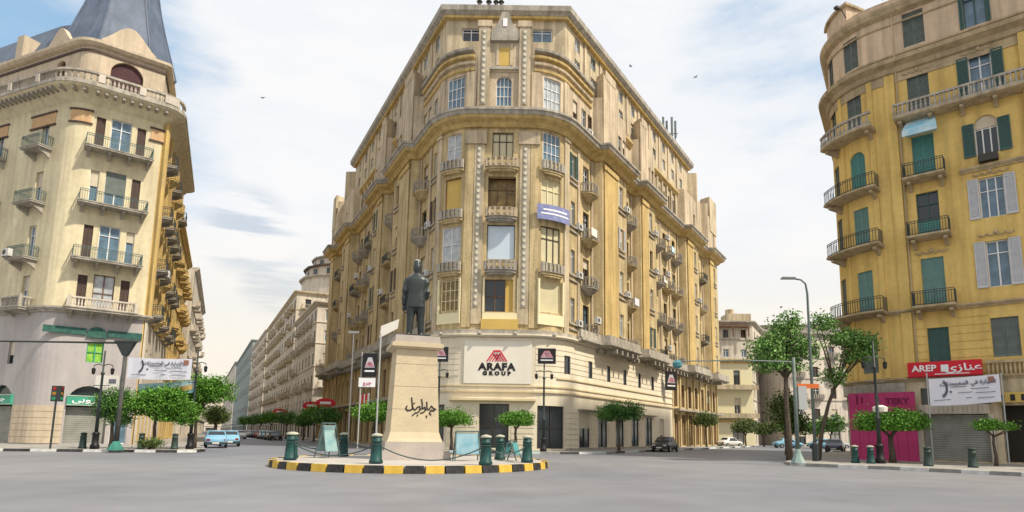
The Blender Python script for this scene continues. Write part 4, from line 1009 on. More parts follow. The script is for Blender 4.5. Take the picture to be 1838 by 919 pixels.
block('distant_building', 'hazy beige building closing the far end of the left street', [(-330, 560), (-200, 600)], 34, palebei, [6, 13, 20, 27], 12, 3, 3, balc=0, seed=12)
# right street
r1, P1, F1 = block('yellow_house', 'cream yellow house with brown windows and long balconies beyond the khaki building', [(30, 112), (41.0, 112), (44.5, 120)], 15.5, creamb, [5.6, 10.6], 3.6, 1.2, 2.9, balc=0, seed=13, trim=khaki2)
for z in (5.1, 10.2): part('balcony', sweep(MB(), P1, 4, 11, rect(-.05, 1.1, z-.25, z)), beige, r1, world=True); part('railing', sweep(MB(), P1, 4, 11, rect(1.0, 1.1, z, z+.6)), beige, r1, world=True)
block('white_house', 'white upper house with brown pergola above the cream yellow house', [(30, 119), (44.0, 119), (52, 134)], 23.9, whitest, [12, 16.8, 20.6], 3.2, 1.1, 1.6, balc=0, seed=14, shop=False)
o = new('rooftop_hut', MB().box(-2.4, 2.4, -2, 2, 0, 2.2).lathe([(.9, 2.2), (.9, 3.3), (.1, 3.5)], -1.2, 0, 10).mesh('rooftop_hut', beige), None, (42.5, 124, 23.8)); tag(o, 'small beige rooftop hut with water tank above the white house', 'rooftop hut')
o = new('pergola', MB().box(-3.2, 3.2, -1.2, 0, 0, .25).box(-3.1, -2.9, -1.2, -1, -1.9, 0).box(2.9, 3.1, -1.2, -1, -1.9, 0).box(-.1, .1, -1.2, -1, -1.9, 0).mesh('pergola', brownfr), None, (39.8, 118.9, 22.6)); tag(o, 'brown wooden pergola on the white house terrace', 'pergola')
block('apartment_building', 'white three storey building with blue grey windows on the right street', [(41.5, 113), (54.5, 140)], 14.8, whitest, [4.8, 8.6, 12], 4.5, 2.2, 1.7, balc=0, seed=15)
block('apartment_building', 'beige apartment building with air conditioners farther along the right street', [(55, 141), (76, 185)], 17.5, palebei, [4.8, 8.6, 12.4], 4.5, 1.6, 2, balc=.5, seed=16)
block('apartment_building', 'long pale building across the far end of the right street', [(56, 172), (92, 166)], 32.5, whitest, [6, 11, 16, 21, 26], 6, 1.8, 2.2, balc=.3, seed=17)
block('apartment_building', 'cream building half hidden behind the tall street tree on the right', [(49.5, 116), (72, 122)], 21.6, whitest, [5, 9, 13, 17], 3.6, 1.3, 2.0, balc=.6, seed=18)

# ------------------------------------------------------------------ round traffic island
IC = (-5.15, 29.2); IR = 6.25; IH = .28
isl = struct('traffic_island', MB().prism([(IC[0]+(IR-.2)*math.cos(2*PI*i/52), IC[1]+(IR-.2)*math.sin(2*PI*i/52)) for i in range(52)], .004, IH-.02), mat('pale_paving', (.46,.43,.40), (.38,.36,.33), scale=1, fine=.12))
NS = 52
for i in range(NS):
    a0 = 2*PI*i/NS+.006; a1 = 2*PI*(i+1)/NS-.006; key = 'isl%d' % (i % 2)
    def f(i=i):
        b = MB(); h = PI/NS-.006; r0, r1 = IR-.24, IR
        b.prism([(r1*math.cos(-h), r1*math.sin(-h)), (r1*math.cos(h), r1*math.sin(h)), (r0*math.cos(h), r0*math.sin(h)), (r0*math.cos(-h), r0*math.sin(-h))], .0, IH,
                0, [((r1-.03)*math.cos(-h), (r1-.03)*math.sin(-h)), ((r1-.03)*math.cos(h), (r1-.03)*math.sin(h)), (r0*math.cos(h), r0*math.sin(h)), (r0*math.cos(-h), r0*math.sin(-h))])
        return b.mesh('kerb_stone', kyel if i % 2 else kblack)
    new('kerb_stone', cached(key, f), isl, (IC[0], IC[1], .004), (a0+a1)/2)

# bollards and chains
def boll_body():
    return MB().lathe([(.27, 0), (.275, .1), (.235, .14), (.215, .5), (.19, .8), (.215, .82), (.215, .88), (.19, .9), (.18, 1.04)], 0, 0, 14).mesh('body', bollg, True)
def boll_cap(): return MB().lathe([(.18, 1.04), (.225, 1.06), (.225, 1.11), (.14, 1.15), (.02, 1.18)], 0, 0, 14).mesh('cap', bollc, True)
bolldk = mat('faded_black_green_paint', (.025, .05, .045), (.04, .06, .05), scale=4, rough=.6)
def bollard(x, y, z, label, group, sc=1, dark=False):
    t = thing('bollard', label, 'bollard', (x, y, z), rnd.random(), group); t.scale = (sc, sc, sc)
    if dark:
        me = cached('bbd', lambda: boll_body().copy()); me.materials[0] = bolldk; mc = cached('bcd', lambda: boll_cap().copy()); mc.materials[0] = bolldk
        new('body', me, t); new('cap', mc, t); return t
    new('body', cached('bb', boll_body), t); new('cap', cached('bc', boll_cap), t); new('chain_ring', cached('br', lambda: MB().lathe([(.20, .72), (.235, .74), (.20, .76)], 0, 0, 12).mesh('chain_ring', chainm)), t)
    return t
BO = [(-10.5, 28.4), (-9.95, 26.7), (-9.07, 31.4), (-5.86, 24.8), (-1.55, 24.9), (-1.2, 30.2), (.1, 27.6)]
BL = ['leftmost green bollard on the round island, overlapped by its neighbour', 'second green bollard at the left rim of the round island', 'slim looking green bollard at the back left of the round island',
      'green bollard in front of the left corner of the statue pedestal', 'green bollard right of the pedestal beside the blue folding board', 'green bollard at the back right of the round island', 'rightmost green bollard on the round island']
for (x, y), l in zip(BO, BL): bollard(x, y, IH, l, 'bollards on the round island')
def chain_span(a, b, label, sag=.5):
    pts = [(a[0]+(b[0]-a[0])*i/14, a[1]+(b[1]-a[1])*i/14, IH+.74-sag*4*(i/14)*(1-i/14)) for i in range(15)]
    tag(new('chain', MB().tube(pts, .028, 6).mesh('chain', chainm)), label, 'chain', 'chains between the bollards')
chain_span(BO[1], BO[3], 'chain hanging between the left rim bollards and the one before the pedestal'); chain_span(BO[3], BO[4], 'chain sagging in front of the pedestal steps', .6)
chain_span(BO[4], BO[6], 'short chain at the right end of the round island', .35); chain_span(BO[0], BO[2], 'chain at the back left of the round island', .35); chain_span(BO[5], BO[6], 'chain at the back right of the round island', .35)
chain_span(BO[2], BO[5], 'chain behind the pedestal', .6)

# ------------------------------------------------------------------ pedestal and statue
PX_, PY_ = -5.42, 29.75; PR = math.radians(19)
pd = thing('pedestal', 'tall tapering buff stone pedestal with black graffiti, standing on the round island', 'pedestal', (PX_, PY_, IH-.02), PR)
def sq(r): return [(-r, -r), (r, -r), (r, r), (-r, r)]
part('base_step', MB().prism(sq(1.62), 0, .42, 0, sq(1.56)), marbleg, pd); part('base_step', MB().prism(sq(1.38), .42, .82, 0, sq(1.33)), marbleg, pd)
part('base_step', MB().prism(sq(1.27), .82, .98, 0, sq(1.2)).prism(sq(1.2), .98, 1.25, 0, sq(1.12)), marble, pd)
nb = 4; zz = [1.25, 2.3, 3.35, 4.4, 5.1]
for i in range(4):
    r0 = 1.11-.17*(zz[i]-1.25)/3.85; r1 = 1.11-.17*(zz[i+1]-.015-1.25)/3.85
    part('stone_block', MB().prism(sq(r0), zz[i], zz[i+1]-.015, 0, sq(r1)), marble, pd)
part('cornice', MB().prism(sq(.95), 5.1, 5.2, 0, sq(1.12)).prism(sq(1.2), 5.2, 5.38).prism(sq(1.1), 5.38, 5.42), marble, pd)
part('cap_stone', MB().prism(sq(1.06), 5.42, 5.75, 0, sq(1.03)), marbleg, pd)
ins = MB()
for i in range(6):
    w = [.4, .62, .55, .62, .5, .35][i]; ins.box(-w, w, -.012, 0, 4.3-i*.2, 4.335-i*.2)
part('inscription', ins, mat('faint_inscription', (.40, .30, .18), rough=.8), pd, loc=(.02, -1.005, 0)).rotation_euler = (-.044, 0, 0)
def stroke(b, pts, w):
    for (x0, z0), (x1, z1) in zip(pts[:-1], pts[1:]):
        l = math.hypot(x1-x0, z1-z0) or 1; nx, nz = -(z1-z0)/l*w, (x1-x0)/l*w; ex, ez = (x1-x0)/l*w*.5, (z1-z0)/l*w*.5
        b.plate([(x0+nx-ex, z0+nz-ez), (x0-nx-ex, z0-nz-ez), (x1-nx+ex, z1-nz+ez), (x1+nx+ex, z1+nz+ez)], -.012, 0)
gr = MB()
for p in ([(-.60, .10), (-.66, -.02), (-.58, -.12), (-.42, -.10), (-.34, 0), (-.36, .12)], [(-.40, .48), (-.36, .1), (-.30, -.05), (-.22, -.08)], [(-.22, -.08), (-.12, .05), (-.02, .08), (.02, -.06), (-.1, -.2), (-.22, -.22), (-.34, -.34)],
          [(.06, .42), (.10, .2), (.1, -.02)], [(.1, -.02), (.22, .06), (.26, -.08), (.14, -.2), (.02, -.22)], [(.30, .30), (.33, -.02), (.42, -.06)], [(.42, -.06), (.52, .12), (.62, .02), (.72, -.02), (.66, -.1), (.5, -.1), (.44, -.22), (.52, -.3)], [(.30, -.34), (.32, -.42)], [(-.1, -.3), (-.12, -.36)], [(-.3, .2), (-.26, .24)]): stroke(gr, p, .028)
part('graffiti', gr, black, pd, loc=(.2, -1.075, 2.35)).rotation_euler = (-.044, 0, 0)
def loft(b, secs, n=14, p=2.4):
    vs = []; fs = []
    for cx, cy, z, rx, ry in secs:
        for i in range(n):
            a = 2*PI*i/n; c, q = math.cos(a), math.sin(a); vs.append((cx+rx*math.copysign(abs(c)**(2/p), c), cy+ry*math.copysign(abs(q)**(2/p), q), z))
    for j in range(len(secs)-1):
        for i in range(n): fs.append((j*n+i, j*n+(i+1)%n, (j+1)*n+(i+1)%n, (j+1)*n+i))
    fs.append(tuple(range(n-1, -1, -1))); q = (len(secs)-1)*n; fs.append(tuple(range(q, q+n))); b.add(vs, fs)
st = thing('statue', 'green bronze standing man in long jacket and fez, seen from behind on the pedestal', 'statue', (PX_-.02, PY_, IH+5.73), math.radians(6))
part('statue_base', MB().prism([(-.78, -.6), (.78, -.6), (.78, .75), (-.78, .75)], 0, .12), bronze, st)
def remesh(o, v=.035, sm=2):
    md = o.modifiers.new('surface', 'REMESH'); md.mode = 'VOXEL'; md.voxel_size = v; md.use_smooth_shade = True
    m2 = o.modifiers.new('soften', 'SMOOTH'); m2.iterations = sm; m2.factor = .5
b = MB()
for s, fy in ((-1, 0), (1, .16)):
    x = s*.24
    loft(b, [(x*1.15, fy+.02, .14, .13, .16), (x*1.12, fy, .35, .15, .16), (x*1.08, fy*.8, .7, .17, .18), (x, fy*.6, 1.05, .19, .2), (x*.95, fy*.3, 1.4, .235, .26), (x*.8, 0, 1.75, .27, .3), (x*.7, 0, 1.95, .28, .3)], 12)
    loft(b, [(x*1.25, fy+.14, .12, .14, .34), (x*1.25, fy+.14, .19, .14, .34), (x*1.2, fy+.08, .27, .12, .24)], 12)       # shoes
loft(b, [(0, 0, 1.75, .40, .27), (0, 0, 2.2, .37, .26), (0, 0, 2.7, .41, .27), (0, 0, 3.0, .38, .2), (0, .0, 3.1, .16, .15), (0, .02, 3.25, .135, .14), (0, .03, 3.32, .15, .17), (0, .04, 3.42, .175, .21), (0, .04, 3.55, .185, .225), (0, .03, 3.66, .17, .2), (0, .02, 3.72, .1, .12)])
b.ball((0, .27, 3.45), .04, 6); b.ball((0, .22, 3.36), .06, 6); b.ball((-.19, .03, 3.46), .045, 6); b.ball((.19, .03, 3.46), .045, 6); b.ball((-.07, .235, 3.51), .03, 6); b.ball((.07, .235, 3.51), .03, 6); b.tube([(-.06, .245, 3.38), (.06, .245, 3.38)], .018, 6)
for hx, hy, hz, dx, dy, dz in ((-.58, .08, 1.55, .0, .12, -1), (.31, .44, 1.98, -.6, .75, .1)):        # palms and five curled fingers
    d = Vector((dx, dy, dz)).normalized(); u = Vector((0, 1, 0)).cross(d).normalized() if abs(d.y) < .5 else Vector((0, 0, 1)).cross(d).normalized(); w = d.cross(u); h0 = Vector((hx, hy, hz))
    b.tube([h0-d*.08, h0+d*.04, h0+d*.15], [.075, .095, .085], 8)
    for j, ln in enumerate((.16, .19, .18, .14)):
        q = h0+d*.13+w*(-.07+.047*j); b.tube([q, q+d*ln*.5, q+d*ln*.85-u*.05, q+d*ln*.9-u*.1], [.03, .028, .025, .02], 6)
    b.tube([h0+d*.02-w*.07, h0+d*.08-w*.14-u*.03, h0+d*.15-w*.15-u*.07], [.034, .03, .024], 6)
o = part('body', b, bronze, st); remesh(o, .03, 1)
b = MB()
loft(b, [(0, .0, 1.50, .47, .32), (0, 0, 1.62, .46, .32), (0, 0, 1.95, .45, .31), (0, 0, 2.3, .42, .30), (0, 0, 2.65, .46, .32), (0, -.01, 2.9, .50, .30), (0, -.01, 3.02, .44, .25), (0, 0, 3.14, .27, .2), (0, 0, 3.24, .17, .17)], 20, 2.7)
b.tube([(-.42, 0, 2.98), (-.50, -.01, 2.75), (-.57, -.06, 2.35), (-.60, .0, 2.0), (-.585, .06, 1.62)], [.14, .155, .135, .115, .095], 10)
b.tube([(.42, 0, 2.98), (.50, -.02, 2.75), (.55, -.05, 2.33), (.50, .12, 2.05), (.36, .38, 1.98)], [.14, .155, .135, .12, .1], 10)
o = part('jacket', b, bronze, st); remesh(o, .035, 2)
part('fez', MB().lathe([(.205, 3.56), (.20, 3.62), (.165, 3.88), (.15, 3.9)], 0, .03, 16).tube([(0, .03, 3.9), (.02, .0, 3.93), (.1, -.08, 3.9), (.12, -.14, 3.75)], .02, 5), bronze, st, smooth=True)
part('pigeon_droppings', MB().lathe([(.155, 3.892), (.13, 3.93), (.02, 3.94)], 0, .03, 12), mat('pale_crust', (.6, .6, .56)), st)

# ------------------------------------------------------------------ boards and signs on the island
def folding_board(x, y, z, rot, label, mt, w=1.0, h=1.25):
    t = thing('folding_board', label, 'board', (x, y, z), rot, 'folding boards behind the chain')
    for s in (-1, 1):
        o = part('panel', MB().box(-w/2+.06, w/2-.06, -.015, .015, .3, h-.05), mt, t, loc=(0, s*.35, 0)); o.rotation_euler = (s*.27, 0, 0)
        for q in (-1, 1): part('leg', MB().tube([(q*w/2, s*.36, 0), (q*w/2*.9, s*.02, h)], .03, 6), ironL, t)
    part('rail', MB().box(-w/2*.9, w/2*.9, -.03, .03, h-.03, h+.03), ironL, t); return t
folding_board(-2.65, 28.6, IH, .25, 'pale blue folding board standing right of the pedestal', mat('dusty_blue_board', (.14, .30, .38), (.26, .40, .45), scale=2), 1.15, 1.3)
folding_board(-9.3, 29.6, IH, 1.1, 'pale turquoise folding board at the left end of the round island', mat('pale_teal_board', (.16, .32, .34), (.30, .42, .42), scale=2), .9, 1.6)
folding_board(-.6, 29.0, IH, 1.3, 'turquoise folding board between the two bollards at the right end', mat('turquoise_paint', (.05,.25,.27), (.1,.3,.3), scale=3), .9, .9)

# ------------------------------------------------------------------ trees
leafT = mat('fresh_leaves', (.10, .22, .045), (.17, .31, .08), scale=1.5, rough=.55, island=.5)
def tree(name, label, x, y, z0, th, blobs, n, lm, lean=(0, 0), tr=.12, size=.17, group=None, seed=1, limbs=5, flat=.35):
    r3 = random.Random(seed); t = thing(name, label, 'tree', (x, y, z0), 0, group)
    b = MB(); top = Vector((lean[0], lean[1], th))
    b.tube([(0, 0, 0), (lean[0]*.15+.03, lean[1]*.2, th*.3), (lean[0]*.6-.04, lean[1]*.6, th*.7), top], [tr*1.35, tr, tr*.85, tr*.75], 8)
    for i in range(limbs):
        q = blobs[i % len(blobs)]; a = r3.random()*6.28
        e = Vector((q[0]+q[3]*.55*math.cos(a), q[1]+q[4]*.55*math.sin(a), q[2]+q[5]*r3.uniform(-.1, .6))); mid = top.lerp(e, .5)+Vector((r3.uniform(-.1, .1), r3.uniform(-.1, .1), -.08))
        b.tube([top*.92, mid, e], [tr*.55, tr*.35, tr*.14], 5)
    part('trunk', b, bark, t, smooth=True)
    c = MB(); tot = sum(q[3]*q[4]*q[5] for q in blobs)**1.0
    for q in blobs:
        m_ = int(n*1.9*(q[3]*q[4]*q[5])/tot)
        # leaves gather in clumps spread through the outer part of each mass
        cl = [];
        for _ in range(max(8, m_//26)):
            d = Vector((r3.gauss(0, 1), r3.gauss(0, 1), r3.gauss(0, 1))).normalized(); rr = r3.uniform(.3, 1.0)
            cl.append(Vector((q[0]+d.x*q[3]*rr, q[1]+d.y*q[4]*rr, q[2]+d.z*q[5]*rr)))
        for _ in range(m_):
            g = r3.choice(cl); p = g+Vector((r3.gauss(0, 1), r3.gauss(0, 1), r3.gauss(0, .8)))*size*1.15
            if p.z < q[2]-q[5]*flat*2.2: continue
            nn = Vector((r3.gauss(0, .8), r3.gauss(0, .8), r3.gauss(.55, .6))).normalized(); u = nn.orthogonal().normalized(); a = r3.random()*6.28; w = nn.cross(u)
            u, w = u*math.cos(a)+w*math.sin(a), w*math.cos(a)-u*math.sin(a); s = size*r3.uniform(.55, 1.1)
            c.add([p-u*s*.5, p+w*s*.34, p+u*s*.5, p-w*s*.34+nn*s*.1], [(0, 1, 2, 3)])
    part('crown', c, lm, t); return t
G1 = 'clipped trees by the khaki building'; P_ = .15
tree('clipped_tree', 'round clipped tree right behind the pedestal, left of the shop door', -5.9, 50.2, P_, 1.9, [(0, 0, 2.5, 1.75, 1.4, .75), (-.8, 0, 2.3, .9, .9, .6)], 3600, leafA, group=G1, seed=11)
tree('clipped_tree', 'round clipped tree between the shop door and the black lamp post', -.75, 50.0, P_, 1.9, [(0, 0, 2.45, 1.45, 1.2, .62), (.5, 0, 2.5, .9, .9, .55)], 3000, leafA, group=G1, seed=12)
tree('clipped_tree', 'twin crowned dark clipped tree on the right pavement of the khaki building', 8.3, 55.6, P_, 2.6, [(-.6, 0, 3.35, 1.45, 1.2, 1.0), (1.2, 0, 3.4, 1.1, 1.0, .95)], 3600, leafB, group=G1, seed=13)
tree('clipped_tree', 'small dark tree beside the brown shutters far down the right pavement', 24.3, 84, P_, 2.6, [(0, 0, 3.6, 1.7, 1.5, 1.1)], 1800, leafC, group=G1, seed=14, size=.22)
tree('clipped_tree', 'bright green tree left of the pedestal under the black sign', -13.7, 56.2, P_, 1.8, [(0, 0, 3.0, 2.0, 1.5, .95), (1.0, .2, 3.2, 1.1, 1, .8)], 3600, leafA, group=G1, seed=15, size=.2)
for i, (t_, o_, s_) in enumerate(((24, -4, 1.0), (32, -4, 1.1), (41, -4, .9), (56, -4.5, 1.1), (75, -5, 1.2), (96, -5, 1.2), (120, -5, 1.2), (150, -5, 1.3))):
    x, y = LN(t_, o_); tree('street_tree', ['dark green tree under the red oval signs', 'small tree next to the red oval signs', 'tree half behind the left rim bollards', 'tree in front of the cream corner building', 'tree a third of the way down the left street', 'tree halfway down the left street', 'tree far down the left street', 'farthest tree on the right side of the left street'][i],
        x, y, P_, 2.0*s_, [(0, 0, 3.1*s_, 1.7*s_, 1.6*s_, 1.1*s_)], 1500, [leafB, leafA, leafB][i % 3], group='trees down the left street', seed=20+i, size=.26)
for i, t_ in enumerate((62, 80, 100, 125)):
    x, y = LS(t_, -5.5); tree('street_tree', ['nearest', 'second', 'third', 'farthest'][i]+' dark tree along the left pavement of the left street', x, y, P_, 2.6, [(0, 0, 4.0, 2.4, 2.2, 1.7)], 1500, leafC, group='trees down the left street', seed=30+i, size=.3)
G2 = 'trees on the left pavement'
tree('street_tree', 'small green tree left of the signal mast in front of the roller shutter', -27.9, 42.3, P_, 2.0, [(0, 0, 3.1, 1.25, 1.0, .9), (.4, 0, 2.0, .8, .7, .8), (-.7, .1, 2.5, .7, .6, .6)], 3600, leafB, group=G2, seed=41, size=.16)
tree('street_tree', 'broad leafy tree under the blue banner on the left pavement', -25.2, 42.6, P_, 2.1, [(-.7, 0, 3.0, 1.8, 1.4, 1.0), (1.0, .1, 2.8, 1.7, 1.3, 1.25), (.4, 0, 3.6, 1.5, 1.1, .7), (1.9, .1, 2.2, .9, .8, .8)], 7400, leafA, group=G2, seed=42, size=.17)
tree('street_tree', 'bright round tree at the end of the left pavement beside the blue car', -24.0, 45.6, P_, 2.4, [(0, 0, 4.2, 1.8, 1.5, 1.2), (1.3, 0, 4.1, 1.35, 1.1, 1.1), (-.7, 0, 3.0, 1.4, 1.0, 1.3)], 6500, leafA, group=G2, seed=43, size=.17)
tree('shrub', 'low shrub by the kerb on the left pavement', -24.6, 41.2, P_, .3, [(0, 0, .4, .8, .5, .35)], 700, leafC, group=None, seed=44, size=.13)
tree('street_tree', 'tall open tree beside the grey signal mast on the right', 16.2, 38.5, .0, 5.6, [(-1.2, 0, 6.9, 1.3, 1.3, 1.0), (.3, .2, 8.4, 1.0, 1.0, 1.1), (-.2, 0, 6.0, 1.9, 1.4, .55), (1.4, 0, 7.0, .9, .9, .9), (-.5, .2, 7.8, .9, .9, .7), (.6, 0, 7.2, .9, .9, .7)], 3400, leafT, tr=.17, size=.21, seed=45, limbs=9, flat=.45)
tree('street_tree', 'leaning tree with scattered branches against the yellow building', 18.2, 39.0, P_, 4.9, [(2.0, 0, 7.7, 1.3, 1.2, .6), (.7, 0, 8.6, 1.1, .9, .5), (3.1, 0, 6.9, 1.0, 1.0, .8), (3.5, .1, 7.6, .7, .8, .5), (1.2, 0, 5.2, .7, .7, .6), (2.4, 0, 6.5, .7, .7, .5)], 2600, leafT, lean=(1.4, 0), tr=.13, size=.2, seed=46, limbs=11, flat=.45)
tree('clipped_tree', 'flat topped clipped tree in front of the magenta hoarding', 21.4, 36.6, P_, 1.6, [(0, 0, 2.3, 2.0, 1.6, .72), (1.1, 0, 2.35, 1.0, .9, .62), (-1.1, 0, 2.2, 1.0, .9, .58)], 7600, leafA, tr=.17, seed=47, flat=.28, size=.16)
tree('clipped_tree', 'small flat tree in front of the grey roller shutter at the far right', 25.4, 33.9, P_, 1.7, [(-.3, 0, 2.15, .8, .7, .28), (.9, 0, 2.1, .45, .4, .2)], 1100, leafA, tr=.08, seed=48, flat=.4, size=.14)
tree('street_tree', 'dark low tree behind the two masts on the right', 20.4, 49, P_, 2.3, [(0, 0, 3.4, 1.5, 1.4, 1.6), (1.0, 0, 2.4, 1.1, 1, 1.1)], 2200, leafC, seed=49, size=.24)
for i, (x, y, s_) in enumerate(((34.5, 98, 1), (38.5, 101, .9), (42, 100, 1.1), (46, 99, 1.0), (42, 86, 1.1))):
    tree('street_tree', ['dark tree in front of the cream yellow house', 'small tree right of the white car', 'bright green tree before the white three storey building', 'green tree before the cream building on the right street', 'tree between the parked blue cars and the masts'][i], x, y, 0, 1.8*s_, [(0, 0, 3.1*s_, 2.1*s_, 1.7*s_, 1.2*s_)], 1500, [leafC, leafC, leafA, leafA, leafB][i], group='trees down the right street', seed=60+i, size=.28)

# ------------------------------------------------------------------ lamp posts, masts, signals
def lantern_arm(b, x, z, s, m=0):
    b.tube([(0, 0, z), (s*x*.5, 0, z+.12), (s*x, 0, z+.02)], .03, 6, m); b.tube([(s*x, 0, z+.05), (s*x, 0, z-.15)], .02, 5, m)
    b.lathe([(.05, z-.15), (.13, z-.2), (.11, z-.5), (.04, z-.58)], s*x, 0, 6, m)
def lamp_post(x, y, h, label, sign=None, z0=.15, base=bollg, rot=0):
    t = thing('lamp_post', label, 'lamp post', (x, y, z0), rot, 'ornate black lamp posts')
    part('base', MB().lathe([(.26, 0), (.27, .25), (.2, .32), (.19, .9), (.24, .95), (.15, 1.1)], 0, 0, 10), black, t, smooth=True)
    part('post', MB().lathe([(.11, 1.1), (.10, 2.4), (.15, 2.45), (.15, 2.55), (.085, 2.65), (.07, h-1.6), (.12, h-1.55), (.12, h-1.45), (.055, h-1.4), (.05, h)], 0, 0, 10), iron, t, smooth=True)
    for s in (-1, 1):
        b = MB(); lantern_arm(b, .62, h-1.0, s); part('lantern_arm', b, black, t)
    part('crossbar', MB().tube([(-.55, 0, h-2.3), (.55, 0, h-2.3)], .025, 6), black, t)
    return t
def emblem_sign(x, y, z, w, h, label, rot=0, extra=None):
    t = thing('hanging_sign', label, 'sign', (x, y, z), rot, 'black signs with a red emblem')
    part('board', MB().box(-w/2, w/2, -.05, .05, 0, h), black, t); e = part('emblem', logo_mb(w*.34), mat('pink_emblem', (.55, .2, .25)), t, loc=(0, -.055, h*.42))
    part('emblem_ground', MB().plate([(-w*.36, h*.38), (w*.36, h*.38), (w*.14, h*.82), (-w*.14, h*.82)], -.053, -.05), mat('grey_white', (.5,.5,.55)), t)
    part('lettering', MB().box(-w*.34, w*.34, -.056, -.05, h*.2, h*.27), whitep, t); return t
lamp_post(-6.95, 49.6, 7.3, 'black lamp post behind the pedestal left of the shop sign'); emblem_sign(-6.85, 49.45, 7.15, 1.15, 1.2, 'black square sign with emblem on the lamp post behind the pedestal')
lamp_post(1.45, 49.6, 7.3, 'black lamp post right of the shop sign at the rounded corner'); emblem_sign(1.65, 49.45, 7.1, 1.45, 1.25, 'black square sign with emblem on the lamp post right of the shop sign')
lamp_post(-27.8, 40.6, 6.4, 'black lamp post with thick base in front of the spired building'); lamp_post(-23.1, 43.3, 6.9, 'black lamp post at the street end of the left pavement holding the white banner')
lamp_post(19.9, 35.2, 6.9, 'black ornate lamp post beside the flat topped tree before the magenta hoarding')
emblem_sign(-12.75, 50.3, 5.95, 1.15, 1.9, 'tall black sign with emblem on the pale pole left of the pedestal')
x, y, a = PB.at(31.2, 1.5); emblem_sign(x, y, 7.0, 1.7, 2.3, 'large black sign with emblem hanging on the right side of the khaki building', a-.6)
t = thing('sign_pole', 'pale grey pole left of the pedestal carrying a tilted white board', 'pole', (-12.0, 50.4, .15))
part('pole', MB().tube([(0, 0, 0), (0, 0, 9.4)], .07, 8), palegr, t); part('pole', MB().tube([(-1.45, 0, 0), (-1.45, 0, 7.8)], .05, 8), palegr, t)
part('board', MB().plate([(-.1, 9.0), (1.35, 9.8), (1.45, 10.6), (.0, 10.0)], -.04, .04), signwh, t)
part('board', MB().box(-1.6, -.25, -.1, -.06, 4.95, 5.7), whitep, t)
part('lettering', text_mesh('\ufeed\ufeae\ufe9f', .5, mat('pale_red_print', (.5,.15,.2)), .01), None, t, loc=(-.9, -.11, 5.3))
# striped red and white stall front below it
t = thing('shop_awning', 'red and white striped awning behind the pale pole', 'awning', (-15.4, 60.2, 3.6), math.radians(-62))
for i in range(8): part('stripe', MB().plate([(-2+i*.5, 0), (-1.5+i*.5, 0), (-1.5+i*.5, 1.5), (-2+i*.5, 1.5)], -.3, -.25), redp if i % 3 != 1 else whitep, t)
for (t_, z_, l_, w_) in ((33, 4.3, 'red oval sign on the left street, nearest of three', 2.6), (44, 4.3, 'red oval sign on the left street, middle of three', 2.6), (84, 4.4, 'small red sign far down the left street', 2.8)):
    x, y = LN(t_, -2.6); t = thing('oval_sign', l_, 'sign', (x, y, z_), .2, 'red signs down the left street')
    part('board', MB().plate([(w_/2*math.cos(2*PI*i/20), .9+.65*math.sin(2*PI*i/20)) for i in range(20)], -.1, .1), redp, t); part('lettering', MB().box(-.7, .7, -.13, -.1, .75, 1.1), whitep, t); part('pole', MB().tube([(0, .0, -4.1), (0, 0, 0)], .06, 6), palegr, t)
def signal_head(t, x, y, z, rot=0, mt=None):
    o = part('signal_head', MB().box(-.16, .16, -.12, .12, 0, 1.0), mt or iron, t, loc=(x, y, z), rot=rot)
    for i in range(3): new('lens', cached('lens%d' % i, lambda: MB().lathe([(.11, -.01), (.1, .02)], 0, 0, 10).mesh('lens', [mat('red_lens', (.25,.02,.02)), mat('amber_lens', (.3,.15,.02)), mat('green_lens', (.02,.2,.1))][i])), o, (0, -.13, .82-i*.32)).rotation_euler = (PI/2, 0, 0)
t = thing('signal_mast', 'dark green signal mast with flared head and long arm reaching left', 'signal mast', (-25.4, 39.0, .15))
part('base', MB().lathe([(.46, 0), (.42, .12), (.25, .4), (.16, .55)], 0, 0, 10), mat('turquoise_base', (.05,.22,.17), (.04,.16,.13), scale=3), t)
part('post', MB().lathe([(.15, .5), (.13, 3), (.12, 5.9)], 0, 0, 10), mat('dark_grey_pole', (.06, .065, .06), (.09, .09, .085), scale=3), t, smooth=True); part('flared_head', MB().prism([(-.14, -.12), (.14, -.12), (.14, .12), (-.14, .12)], 5.9, 6.75, 0, [(-.62, -.16), (.55, -.16), (.55, .16), (-.62, .16)]).prism([(-.68, -.18), (.6, -.18), (.6, .18), (-.68, .18)], 6.75, 6.85), iron, t)
part('arm', MB().tube([(-.4, 0, 6.72), (-10, 0, 6.72)], .07, 8, 0, .05), iron, t)
t = thing('signal_post', 'three lens traffic signal on a post before the pier of the spired building', 'traffic light', (-30.2, 40.0, .15))
part('post', MB().tube([(0, 0, 0), (0, 0, 3.4)], .06, 8), iron, t); signal_head(t, -.15, 0, 3.0, .5); signal_head(t, .15, .1, 3.0, 1.6)
t = thing('signal_mast', 'grey signal mast on the right with a long arm reaching left over the road', 'signal mast', (14.95, 34.4, .15))
part('base', MB().lathe([(.42, 0), (.35, .15), (.18, .5), (.13, .75)], 0, 0, 8), mat('pale_teal_base', (.22,.32,.30), (.3,.36,.33), scale=3), t)
part('post', MB().lathe([(.12, .7), (.10, 3), (.085, 5.8)], 0, 0, 10), polegr, t, smooth=True)
part('arm', MB().tube([(0, 0, 5.55), (-3, 0, 5.6), (-6.6, 0, 5.5)], .05, 8, 0, .03), polegr, t); part('arm_light', MB().lathe([(.1, 5.1), (.26, 5.2), (.28, 5.4), (.12, 5.55)], -6.5, 0, 10), mat('turquoise_paint2', (.08,.22,.25)), t)
